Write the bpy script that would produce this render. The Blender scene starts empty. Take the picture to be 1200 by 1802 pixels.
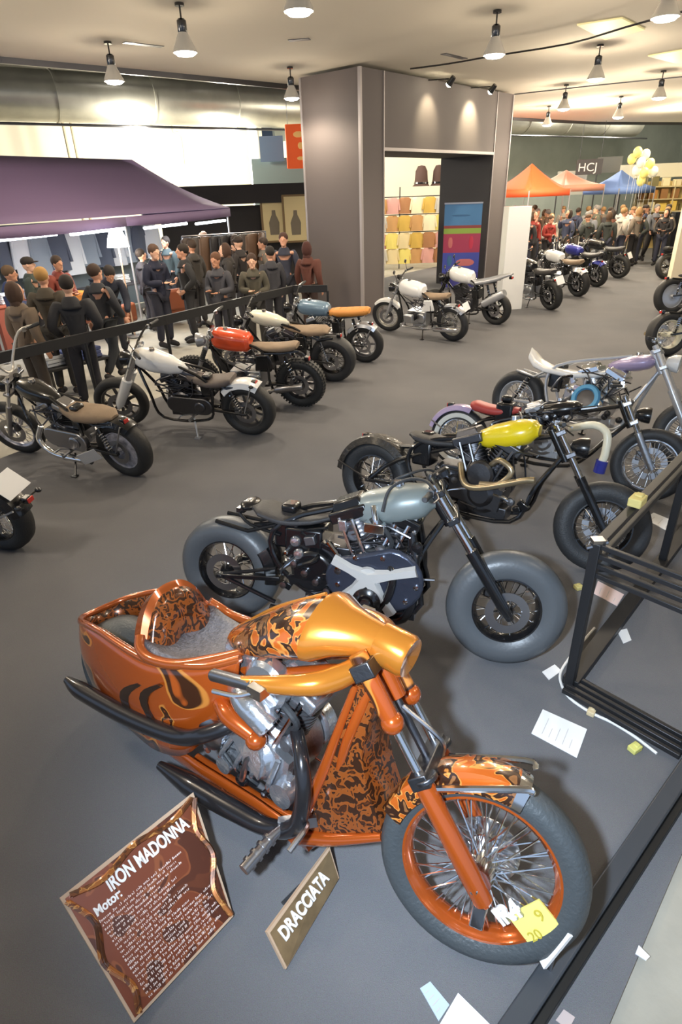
import bpy, bmesh, math, random
from mathutils import Vector, Matrix, Euler
PI = math.pi
SC = bpy.context.scene
COL = SC.collection
RND = random.Random(7)
V = Vector

# ------------------------------------------------------------------ camera model (used to place things on the floor plan)
FPX, CAMH = 1055.0, 2.5
_n = V((70, -1979, -FPX)).normalized()
_up = -_n
_fw = V((0, 0, -1)); _fy = (_fw - _up * _fw.dot(_up)).normalized()
_rx = _fy.cross(_up)
CM = Matrix((_rx, _fy, _up))              # camera axes -> world

def ray(px, py):
    return CM @ V((px - 600, -(py - 901), -FPX))

def at(px, py, z=0.0):
    d = ray(px, py); t = (z - CAMH) / d.z
    return V((0, 0, CAMH)) + d * t

def ad(px, py, y):
    d = ray(px, py); t = y / d.y
    return V((0, 0, CAMH)) + d * t

# ------------------------------------------------------------------ materials
def lin(c):
    return tuple((x / 12.92 if x <= .04045 else ((x + .055) / 1.055) ** 2.4) for x in c)

def S(r, g, b):
    return lin((r / 255, g / 255, b / 255))

MATS = {}
def mat(name, col, rough=.5, metal=0., coat=0., emit=0., ecol=None, bump=0., bscale=60., var=0., vscale=8., alpha=1., trans=0.):
    if name in MATS:
        return MATS[name]
    m = bpy.data.materials.new(name); m.use_nodes = True
    nt = m.node_tree; b = nt.nodes['Principled BSDF']
    b.inputs['Base Color'].default_value = (*col, 1)
    b.inputs['Roughness'].default_value = rough
    b.inputs['Metallic'].default_value = metal
    b.inputs['Coat Weight'].default_value = coat
    b.inputs['Transmission Weight'].default_value = trans
    if emit:
        b.inputs['Emission Color'].default_value = (*(ecol or col), 1)
        b.inputs['Emission Strength'].default_value = emit
    if bump or var:
        tc = nt.nodes.new('ShaderNodeTexCoord')
    if var:
        n = nt.nodes.new('ShaderNodeTexNoise'); n.inputs['Scale'].default_value = vscale; n.inputs['Detail'].default_value = 5
        nt.links.new(tc.outputs['Object'], n.inputs['Vector'])
        r = nt.nodes.new('ShaderNodeValToRGB')
        r.color_ramp.elements[0].position = .3; r.color_ramp.elements[1].position = .7
        r.color_ramp.elements[0].color = (*[max(0, c * (1 - var)) for c in col], 1)
        r.color_ramp.elements[1].color = (*[min(1, c * (1 + var)) for c in col], 1)
        nt.links.new(n.outputs['Fac'], r.inputs['Fac']); nt.links.new(r.outputs['Color'], b.inputs['Base Color'])
    if bump:
        n2 = nt.nodes.new('ShaderNodeTexNoise'); n2.inputs['Scale'].default_value = bscale; n2.inputs['Detail'].default_value = 3
        nt.links.new(tc.outputs['Object'], n2.inputs['Vector'])
        bp = nt.nodes.new('ShaderNodeBump'); bp.inputs['Strength'].default_value = bump; bp.inputs['Distance'].default_value = .01
        nt.links.new(n2.outputs['Fac'], bp.inputs['Height']); nt.links.new(bp.outputs['Normal'], b.inputs['Normal'])
    MATS[name] = m
    return m

def swirl_mat(name, c1, c2, c3, scale=3.0, lo=.47, hi=.53, rough=.25, metal=.3, coat=1., dist=6., edge=None):
    """Painted swirls: two colours with a thin pinstripe between them."""
    m = bpy.data.materials.new(name); m.use_nodes = True
    nt = m.node_tree; b = nt.nodes['Principled BSDF']; L = nt.links.new
    tc = nt.nodes.new('ShaderNodeTexCoord')
    n = nt.nodes.new('ShaderNodeTexNoise'); n.inputs['Scale'].default_value = scale; n.inputs['Detail'].default_value = 1.5
    n.inputs['Distortion'].default_value = dist * .25
    L(tc.outputs['Object'], n.inputs['Vector'])
    r = nt.nodes.new('ShaderNodeValToRGB'); e = r.color_ramp.elements
    e[0].position = 0; e[0].color = (*c1, 1); e[1].position = 1; e[1].color = (*c2, 1)
    a = e.new(lo - .012); a.color = (*c1, 1)
    a = e.new(lo); a.color = (*(edge or c3), 1)
    a = e.new(lo + .02); a.color = (*(edge or c3), 1)
    a = e.new(lo + .032); a.color = (*c2, 1)
    a = e.new(hi + .03); a.color = (*c2, 1)
    a = e.new(hi + .045); a.color = (*c3, 1)
    L(n.outputs['Fac'], r.inputs['Fac']); L(r.outputs['Color'], b.inputs['Base Color'])
    b.inputs['Roughness'].default_value = rough; b.inputs['Metallic'].default_value = metal; b.inputs['Coat Weight'].default_value = coat
    b.inputs['Coat Roughness'].default_value = .08
    MATS[name] = m
    return m

BLK = mat('gloss_black', S(22, 22, 24), .25, 0, .6)
MBLK = mat('satin_black', S(30, 30, 32), .5)
RUB = mat('tire_rubber', S(44, 45, 47), .55, bump=.25, bscale=90)
RUBG = mat('tire_rubber_worn', S(104, 106, 109), .42, bump=.2, bscale=90)
CHR = mat('chrome', (.82, .83, .85), .12, 1.)
ALU = mat('cast_aluminium', (.55, .56, .58), .32, 1., bump=.15, bscale=80)
DALU = mat('dark_metal', (.13, .13, .14), .38, 1., bump=.1)
STEEL = mat('brushed_steel', (.4, .4, .42), .3, 1.)
WHT = mat('white_paint', S(238, 238, 236), .25, 0, .6)
LEA = mat('black_leather', S(52, 50, 50), .55, bump=.3, bscale=150)
BRL = mat('brown_leather', S(128, 108, 88), .6, bump=.3, bscale=120, var=.15)
GRL = mat('grey_brown_leather', S(100, 90, 84), .6, bump=.3, bscale=120, var=.12)
REDL = mat('red_lens', S(200, 50, 40), .2, 0, .5)
GLS = mat('lamp_glass', S(200, 205, 205), .08, .3, .5)
PAPER = mat('white_card', S(240, 240, 240), .6)

# ------------------------------------------------------------------ mesh building
class MB:
    def __init__(s, M=None):
        s.v = []; s.f = []; s.m = []; s.M = M
    def p(s, pts):
        i = len(s.v)
        for q in pts:
            q = V(q)
            s.v.append(tuple(s.M @ q if s.M else q))
        return i
    def face(s, idx, m=0):
        s.f.append(tuple(idx)); s.m.append(m)
    def box(s, c, size, R=None, m=0, taper=1.):
        hx, hy, hz = size[0] / 2, size[1] / 2, size[2] / 2
        P = []
        for z, k in ((-hz, 1.), (hz, taper)):
            for x, y in ((-hx, -hy), (hx, -hy), (hx, hy), (-hx, hy)):
                q = V((x * k, y * k, z))
                P.append((R @ q if R else q) + V(c))
        i = s.p(P)
        for f in ((3, 2, 1, 0), (4, 5, 6, 7), (0, 1, 5, 4), (1, 2, 6, 5), (2, 3, 7, 6), (3, 0, 4, 7)):
            s.face([i + k for k in f], m)
        return s
    def bar(s, a, b, w, h, m=0, up=(0, 0, 1)):
        a, b = V(a), V(b); d = (b - a); L = d.length; d.normalize()
        x = V(up).cross(d)
        if x.length < 1e-4: x = V((1, 0, 0)).cross(d)
        x.normalize(); y = d.cross(x)
        R = Matrix((x, y, d)).transposed()
        return s.box((a + b) / 2, (w, h, L), R, m)
    def rings(s, R, m=0, cap=True, closed=True, loop=False):
        n = len(R[0]); st = [s.p(r) for r in R]
        prs = list(zip(st, st[1:])) + ([(st[-1], st[0])] if loop else [])
        for a, b in prs:
            for k in range(n if closed else n - 1):
                k2 = (k + 1) % n
                s.face((a + k, a + k2, b + k2, b + k), m)
        if cap and not loop:
            s.face([st[0] + k for k in range(n)][::-1], m); s.face([st[-1] + k for k in range(n)], m)
        return s
    def tube(s, pts, r, n=10, m=0, smooth=0, loop=False):
        pts = [V(p) for p in pts]
        rs = list(r) if isinstance(r, (list, tuple)) else [r] * len(pts)
        if smooth and len(pts) > 2:
            pts, rs = catmull(pts, rs, smooth)
        t0 = (pts[1] - pts[0]).normalized()
        nx = t0.orthogonal().normalized(); out = []
        for i, p in enumerate(pts):
            if loop: t = (pts[(i + 1) % len(pts)] - pts[i - 1])
            elif i == 0: t = pts[1] - pts[0]
            elif i == len(pts) - 1: t = pts[-1] - pts[-2]
            else: t = pts[i + 1] - pts[i - 1]
            t.normalize(); nx = (nx - t * nx.dot(t))
            if nx.length < 1e-6: nx = t.orthogonal()
            nx.normalize(); ny = t.cross(nx)
            out.append([p + (nx * math.cos(2 * PI * k / n) + ny * math.sin(2 * PI * k / n)) * rs[i] for k in range(n)])
        return s.rings(out, m, loop=loop)
    def lathe(s, prof, c=(0, 0, 0), ax='y', n=32, m=0, a0=0., a1=2 * PI, closed=False):
        """prof = [(radius, offset along axis)]"""
        full = abs(a1 - a0 - 2 * PI) < 1e-6
        cnt = n if full else n + 1
        c = V(c)
        if isinstance(ax, str):
            A = {'x': V((1, 0, 0)), 'y': V((0, 1, 0)), 'z': V((0, 0, 1))}[ax]
            B = {'x': V((0, 1, 0)), 'y': V((1, 0, 0)), 'z': V((1, 0, 0))}[ax]
        else:
            A = V(ax).normalized(); B = A.orthogonal().normalized()
        D = {'y': V((0, 0, 1))}.get(ax if isinstance(ax, str) else '', None) or A.cross(B)
        R = []
        for k in range(cnt):
            t = a0 + (a1 - a0) * k / n
            e = B * math.cos(t) + D * math.sin(t)
            R.append([c + e * r + A * h for r, h in prof])
        return s.rings(R, m, cap=not full, closed=closed, loop=full)
    def loft(s, st, n=20, m=0):
        """st = [(x, zc, halfwidth, halfheight, exponent, y)] rings across x"""
        R = []
        for q in st:
            x, zc, hw, hh = q[:4]; e = q[4] if len(q) > 4 else 2.2; yc = q[5] if len(q) > 5 else 0
            ring = []
            for k in range(n):
                t = 2 * PI * k / n; cc, ss = math.cos(t), math.sin(t)
                ring.append((x, yc + hw * math.copysign(abs(cc) ** (2 / e), cc), zc + hh * math.copysign(abs(ss) ** (2 / e), ss)))
            R.append(ring)
        return s.rings(R, m)
    def ell(s, c, r, n=12, k=8, m=0, R=None):
        c = V(c); rr = []
        for j in range(1, k):
            a = PI * j / k
            ring = []
            for i in range(n):
                t = 2 * PI * i / n
                q = V((r[0] * math.sin(a) * math.cos(t), r[1] * math.sin(a) * math.sin(t), -r[2] * math.cos(a)))
                ring.append(c + (R @ q if R else q))
            rr.append(ring)
        return s.rings(rr, m)
    def prism(s, poly, y0, y1, m=0, ax='y'):
        def mk(a, b, y): return {'y': (a, y, b), 'x': (y, a, b), 'z': (a, b, y)}[ax]
        n = len(poly)
        i = s.p([mk(a, b, y0) for a, b in poly]); j = s.p([mk(a, b, y1) for a, b in poly])
        s.face(range(i, i + n), m); s.face(list(range(j, j + n))[::-1], m)
        for k in range(n):
            k2 = (k + 1) % n
            s.face((i + k, j + k, j + k2, i + k2), m)
        return s
    def quad(s, a, b, c, d, m=0):
        i = s.p([a, b, c, d]); s.face((i, i + 1, i + 2, i + 3), m); return s
    def slab(s, P, t, m=0):
        """a board through the points P (3D polygon), thickness t along its normal"""
        P = [V(p) for p in P]; nrm = (P[1] - P[0]).cross(P[2] - P[0]).normalized()
        n = len(P)
        i = s.p(P); j = s.p([p - nrm * t for p in P])
        s.face(range(i, i + n), m); s.face(list(range(j, j + n))[::-1], m)
        for k in range(n):
            k2 = (k + 1) % n
            s.face((i + k2, i + k, j + k, j + k2), m)
        return s
    def fender(s, c, R, w, a0, a1, t=.006, m=0, n=18, crown=.25, side=.35):
        """arched mudguard over a wheel centred at c (axis y)"""
        c = V(c); out = []
        prof = []
        for k in range(9):
            u = -1 + 2 * k / 8
            prof.append((R - crown * w * .5 * abs(u) ** 2.5 - (side * w * .5 if k in (0, 8) else 0), u * w / 2 * (.98 if k in (0, 8) else 1)))
        inner = [(r - t, y * .96) for r, y in prof][::-1]
        full = prof + inner
        for i in range(n + 1):
            a = a0 + (a1 - a0) * i / n
            e = V((math.cos(a), 0, math.sin(a)))
            out.append([c + e * r + V((0, y, 0)) for r, y in full])
        return s.rings(out, m)

def catmull(P, r, k):
    Q, rr = [], []
    E = [P[0] * 2 - P[1]] + P + [P[-1] * 2 - P[-2]]; ER = [r[0]] + r + [r[-1]]
    for i in range(1, len(E) - 2):
        for j in range(k):
            t = j / k
            a, b, c, d = E[i - 1], E[i], E[i + 1], E[i + 2]
            Q.append(.5 * ((2 * b) + (c - a) * t + (2 * a - 5 * b + 4 * c - d) * t * t + (3 * b - a - 3 * c + d) * t ** 3))
            rr.append(ER[i] + (ER[i + 1] - ER[i]) * t)
    Q.append(P[-1]); rr.append(r[-1])
    return Q, rr

def obj(name, mb, mats, parent=None, smooth=True, bevel=0., sub=0, kind=None, label=None, loc=None):
    me = bpy.data.meshes.new(name)
    me.from_pydata(mb.v, [], mb.f)
    ms = mats if isinstance(mats, (list, tuple)) else [mats]
    for q in ms: me.materials.append(q)
    if len(ms) > 1: me.polygons.foreach_set('material_index', mb.m)
    bm = bmesh.new(); bm.from_mesh(me); bmesh.ops.recalc_face_normals(bm, faces=bm.faces); bm.to_mesh(me); bm.free()
    if smooth:
        me.polygons.foreach_set('use_smooth', [True] * len(me.polygons))
        me.set_sharp_from_angle(angle=math.radians(38))
    me.update()
    o = bpy.data.objects.new(name, me); COL.objects.link(o)
    if parent: o.parent = parent
    if bevel:
        b = o.modifiers.new('bevel', 'BEVEL'); b.width = bevel; b.segments = 2; b.limit_method = 'ANGLE'
    if sub:
        b = o.modifiers.new('sub', 'SUBSURF'); b.levels = sub; b.render_levels = sub
    if kind: o['kind'] = kind
    if label: o['label'] = label
    if loc is not None: o.location = loc
    return o

def tag(o, label, cat, group=None):
    o['label'] = label; o['category'] = cat
    if group: o['group'] = group
    return o

def thing(name, label, cat, loc=(0, 0, 0), rz=0., group=None, rx=0., ry=0.):
    o = bpy.data.objects.new(name, None); COL.objects.link(o); o.empty_display_size = .1
    o.location = loc; o.rotation_euler = (rx, ry, rz)
    return tag(o, label, cat, group)

KIDS = {}
def tree_copy(o, parent=None):
    c = o.copy(); COL.objects.link(c)
    if parent: c.parent = parent
    for ch in [x for x in o.children]:
        tree_copy(ch, c)
    return c

def text(name, s, size, m, parent, M, ext=.001, align='LEFT', sx=1., label=None, bold=.0):
    cu = bpy.data.curves.new(name, 'FONT'); cu.body = s; cu.size = size; cu.extrude = ext; cu.align_x = align; cu.offset = bold * size
    tmp = bpy.data.objects.new(name, cu); COL.objects.link(tmp)
    dg = bpy.context.evaluated_depsgraph_get()
    me = bpy.data.meshes.new_from_object(tmp.evaluated_get(dg))
    bpy.data.objects.remove(tmp); bpy.data.curves.remove(cu)
    me.materials.clear(); me.materials.append(m); me.name = name
    me.transform(M @ Matrix.Diagonal((sx, 1, 1, 1)))
    o = bpy.data.objects.new(name, me); COL.objects.link(o); o.parent = parent
    if label: o['label'] = label
    return o
# ------------------------------------------------------------------ motorcycles
def interp(P, t):
    for a, b in zip(P, P[1:]):
        if t <= b[0]:
            u = (t - a[0]) / (b[0] - a[0]); u = u * u * (3 - 2 * u)
            return [x + (y - x) * u for x, y in zip(a[1:], b[1:])]
    return P[-1][1:]

PROFILES = {
    'teardrop': [(0, .12, .2), (.12, .5, .55), (.35, .82, .85), (.65, 1, 1), (.88, .86, .85), (1, .35, .4)],
    'boxy': [(0, .6, .6), (.08, .9, .88), (.4, 1, 1), (.8, .95, 1), (.94, .82, .85), (1, .5, .5)],
    'peanut': [(0, .2, .3), (.15, .7, .75), (.5, 1, 1), (.85, .85, .9), (1, .4, .5)],
    'solo': [(0, .55, .5), (.12, .95, .9), (.35, 1, 1), (.7, .7, .8), (1, .3, .5)],
    'bench': [(0, .7, .6), (.08, .95, 1), (.5, 1, .9), (.85, .75, .8), (1, .45, .5)],
}

def body_loft(x0, x1, z0, z1, hw, hh, prof, e=2.4, n=22, k=14, M=None, sag=0., m=0):
    mb = MB(M); st = []
    for i in range(k + 1):
        t = i / k
        t = .5 - .5 * math.cos(PI * t)
        a, b = interp(PROFILES[prof], t)
        st.append((x0 + (x1 - x0) * t, z0 + (z1 - z0) * t - sag * math.sin(PI * t), hw * a, hh * b, e))
    mb.loft(st, n, m)
    return mb

def wheel(root, nm, c, R, w, rim=CHR, tire=RUB, style='spoke', rr=.70, hub=ALU, M=None, ww=None, disc=True, nsp=36, knob=False, spk=CHR, seg=40, discm=STEEL):
    Rr = R * rr; h = R - Rr; c = V(c)
    mb = MB(M)
    rw = w * .36
    mb.lathe([(Rr + .004, -rw), (Rr - .012, -rw * 1.02), (Rr - .018, -rw * .8), (Rr - .03, -rw * .55), (Rr - .034, 0), (Rr - .03, rw * .55), (Rr - .018, rw * .8), (Rr - .012, rw * 1.02), (Rr + .004, rw), (Rr - .012, 0)], c, n=seg, closed=True)
    mb.lathe([(.0, -w * .55), (.03, -w * .55), (.045, -w * .35), (.04, 0), (.045, w * .35), (.03, w * .55), (0, w * .55)], c, n=16)
    o = obj(nm, mb, rim if style != 'cast' else rim, root)
    mt = MB(M)
    pf = [(Rr - .004, -w * .36), (Rr + .18 * h, -w * .46), (Rr + .45 * h, -w * .5), (Rr + .72 * h, -w * .45), (R - .05 * h, -w * .26), (R, 0)]
    pf = pf + [(r, -y) for r, y in pf[-2::-1]]
    mt.lathe(pf, c, n=seg + 8, closed=True)
    if knob:
        for k in range(44):
            a = 2 * PI * k / 44
            for j, yy in enumerate((-.33, 0, .33)):
                aa = a + (j % 2) * PI / 44
                e = V((math.cos(aa), 0, math.sin(aa)))
                rb = R - (.03 * h if yy == 0 else .14 * h)
                Rm = Matrix((V((-e.z, 0, e.x)), V((0, 1, 0)), e)).transposed()
                mt.box(c + e * rb + V((0, yy * w, 0)), (.026, w * .24, .022), Rm)
    obj('tire', mt, tire, o)
    if ww:
        mw = MB(M)
        for s in (-1, 1):
            mw.lathe([(Rr + .1 * h, s * w * .445), (Rr + .3 * h, s * w * .497), (Rr + .55 * h, s * w * .503), (Rr + .55 * h, s * w * .49), (Rr + .3 * h, s * w * .48)], c, n=seg, closed=True)
        obj('whitewall_band', mw, ww, o)
    ms = MB(M)
    if style == 'spoke':
        for k in range(nsp):
            s = 1 if k % 2 else -1
            a = 2 * PI * k / nsp; b = a + (.42 if (k // 2) % 2 else -.42)
            p0 = c + V((.042 * math.cos(b), s * w * .3, .042 * math.sin(b)))
            p1 = c + V(((Rr - .02) * math.cos(a), s * w * .08, (Rr - .02) * math.sin(a)))
            ms.tube([p0, p1], .0032, 5)
        obj('spokes', ms, spk, o)
    elif style == 'cast':
        for k in range(nsp):
            a = 2 * PI * k / nsp
            e = V((math.cos(a), 0, math.sin(a))); t = V((-e.z, 0, e.x))
            Rm = Matrix((t, V((0, 1, 0)), e)).transposed()
            ms.box(c + e * (Rr * .5), (.04, w * .3, Rr - .03), Rm, taper=.65)
        obj('spokes', ms, rim, o)
    elif style == 'disc':
        ms.lathe([(.03, -w * .3), (Rr * .6, -w * .38), (Rr - .02, -w * .3), (Rr - .02, w * .3), (Rr * .6, w * .38), (.03, w * .3)], c, n=seg)
        obj('wheel_disc', ms, rim, o)
    if disc:
        md = MB(M); q = Rr * .62
        for s in ((-1, 1) if disc == 2 else (disc,)):
            y = s * (w * .5 + .004)
            md.lathe([(q, y - .002), (q, y + .002), (q * .62, y + .002), (q * .62, y - .002)], c, n=28, closed=True)
            for k in range(5):
                a = 2 * PI * k / 5
                md.bar(c + V((.03 * math.cos(a), y, .03 * math.sin(a))), c + V((q * .66 * math.cos(a + .2), y, q * .66 * math.sin(a + .2))), .012, .004)
        obj('brake_disc', md, discm, o)
    return o

def cylinder_finned(root, nm, base, d, L, r, m, n=9, sq=1.0):
    """finned engine cylinder from base along d"""
    d = V(d).normalized(); mb = MB(); b = V(base)
    prof = [(0, 0), (r * .8, 0)]
    for k in range(n):
        z = L * (k + .3) / n
        prof += [(r * .8, z), (r, z + L * .12 / n), (r, z + L * .42 / n), (r * .8, z + L * .5 / n)]
    prof += [(r * .8, L), (0, L)]
    mb.lathe(prof, b, d, 18)
    return obj(nm, mb, m, root)

def engine_vtwin(root, x, z, s, mcase, mcyl, mcov, side=-1, filt=None, ang=22.5, push=True, cover='round', pushm=CHR):
    """45-degree V-twin. side: which side carries the cam cover and air cleaner (-1 right)."""
    mb = MB()
    mb.lathe([(0, -.11 * s), (.12 * s, -.11 * s), (.15 * s, -.08 * s), (.155 * s, .08 * s), (.12 * s, .11 * s), (0, .11 * s)], (x, 0, z), n=26)
    mb.box((x - .2 * s, 0, z + .03 * s), (.22 * s, .18 * s, .2 * s))
    mb.box((x + .02 * s, 0, z - .13 * s), (.32 * s, .14 * s, .08 * s))
    mb.lathe([(.0, -.12 * s), (.06 * s, -.12 * s), (.07 * s, 0), (.0, .0)], (x - .25 * s, 0, z - .02 * s), n=18)
    e = obj('engine', mb, mcase, root, bevel=.006)
    for q in (-1, 1):
        a = math.radians(ang) * q
        d = V((math.sin(a), 0, math.cos(a))); b = V((x, 0, z)) + d * .11 * s
        cylinder_finned(e, 'cylinder', b, d, .2 * s, .095 * s, mcyl)
        R = Matrix.Rotation(a, 3, 'Y')
        mh = MB(); hp = b + d * .225 * s
        mh.box(hp, (.2 * s, .19 * s, .06 * s), R); mh.box(hp + d * .045 * s, (.17 * s, .15 * s, .05 * s), R, taper=.8)
        obj('rocker_cover', mh, mcov, e, bevel=.012)
        if push:
            mp = MB()
            for k in (-.02, .045):
                p0 = V((x + q * (.03 + k) * s, side * .115 * s, z + .07 * s))
                mp.tube([p0, hp + V((k * q * s, side * .09 * s, -.02 * s))], .011 * s, 8)
            obj('pushrod_tube', mp, pushm, e)
    mc = MB()      # cam / gear cover
    if cover == 'round':
        mc.lathe([(0, 0), (0, .05 * s), (.06 * s, .05 * s), (.085 * s, .03 * s), (.1 * s, 0)], (x + .02 * s, side * .11 * s, z), V((0, side, 0)), 22)
        mc.prism([(x - .18 * s, z - .06 * s), (x + .14 * s, z - .1 * s), (x + .16 * s, z + .05 * s), (x - .05 * s, z + .12 * s), (x - .2 * s, z + .06 * s)], side * .1 * s, side * .135 * s)
    obj('cam_cover', mc, mcov, e, bevel=.004) if mc.v else None
    mp = MB()      # primary on the other side
    a = []
    for k in range(12):
        t = PI / 2 + PI * k / 11; a.append((x - .3 * s + .105 * s * math.cos(t), z + .0 * s + .105 * s * math.sin(t)))
    for k in range(12):
        t = -PI / 2 + PI * k / 11; a.append((x + .06 * s + .1 * s * math.cos(t), z + .02 * s + .1 * s * math.sin(t)))
    mp.prism(a, -side * .1 * s, -side * .17 * s)
    mp.lathe([(.0, 0), (.07 * s, 0), (.06 * s, .02 * s), (0, .025 * s)], (x - .26 * s, -side * .17 * s, z), V((0, -side, 0)), 20)
    obj('primary_cover', mp, mcov, e, bevel=.012)
    if filt:
        mf = MB()
        mf.lathe([(0, 0), (.055 * s, 0), (.06 * s, .03 * s), (.085 * s, .035 * s), (.09 * s, .05 * s), (.09 * s, .08 * s), (.075 * s, .095 * s), (0, .1 * s)], (x + filt[1] * s, side * .06 * s, z + filt[2] * s), V((0, side, 0)), 26)
        obj('air_filter', mf, filt[0], e)
    return e

def engine_block(root, x, z, s, mcase, mcyl, mcov, boxer=False, inc=20):
    mb = MB()
    mb.box((x, 0, z), (.42 * s, .26 * s, .24 * s)); mb.box((x - .02 * s, 0, z - .14 * s), (.3 * s, .2 * s, .08 * s))
    for q in (-1, 1):
        mb.lathe([(0, 0), (.1 * s, 0), (.095 * s, .03 * s), (.06 * s, .045 * s), (0, .045 * s)], (x - .1 * s, q * .125 * s, z), V((0, q, 0)), 20)
        mb.lathe([(0, 0), (.075 * s, 0), (.07 * s, .025 * s), (0, .035 * s)], (x + .12 * s, q * .125 * s, z), V((0, q, 0)), 20)
    e = obj('engine', mb, mcase, root, bevel=.012)
    if boxer:
        for q in (-1, 1):
            cylinder_finned(e, 'cylinder', (x + .05 * s, q * .13 * s, z + .04 * s), (0, q, 0), .15 * s, .085 * s, mcyl, 7)
            mh = MB(); mh.box((x + .05 * s, q * .31 * s, z + .04 * s), (.2 * s, .08 * s, .15 * s)); obj('valve_cover', mh, mcov, e, bevel=.02)
    else:
        a = math.radians(inc); d = V((math.sin(a), 0, math.cos(a)))
        R = Matrix.Rotation(a, 3, 'Y'); mc = MB()
        for k in range(7):
            mc.box(V((x + .08 * s, 0, z + .12 * s)) + d * (.012 + .028 * k) * s, (.2 * s, .3 * s, .014 * s), R)
        mc.box(V((x + .08 * s, 0, z + .12 * s)) + d * .1 * s, (.16 * s, .26 * s, .2 * s), R)
        obj('cylinder', mc, mcyl, e)
        mh = MB(); mh.box(V((x + .08 * s, 0, z + .12 * s)) + d * .23 * s, (.18 * s, .31 * s, .07 * s), R, taper=.85); obj('valve_cover', mh, mcov, e, bevel=.015)
    return e

def shock(root, a, b, m1=CHR, m2=BLK, r=.028):
    a, b = V(a), V(b); mb = MB(); mb.tube([a, b], r * .45, 8)
    mb.tube([a + (b - a) * .5, b], r * .8, 10)
    o = obj('shock_absorber', mb, m2, root)
    ms = MB(); n = 7; d = (b - a); u = d.orthogonal().normalized(); v = d.normalized().cross(u); P = []
    for k in range(n * 8 + 1):
        t = k / (n * 8)
        P.append(a + d * (.12 + .72 * t) + (u * math.cos(2 * PI * n * t) + v * math.sin(2 * PI * n * t)) * r)
    ms.tube(P, r * .2, 5); obj('spring', ms, m1, o)

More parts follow.
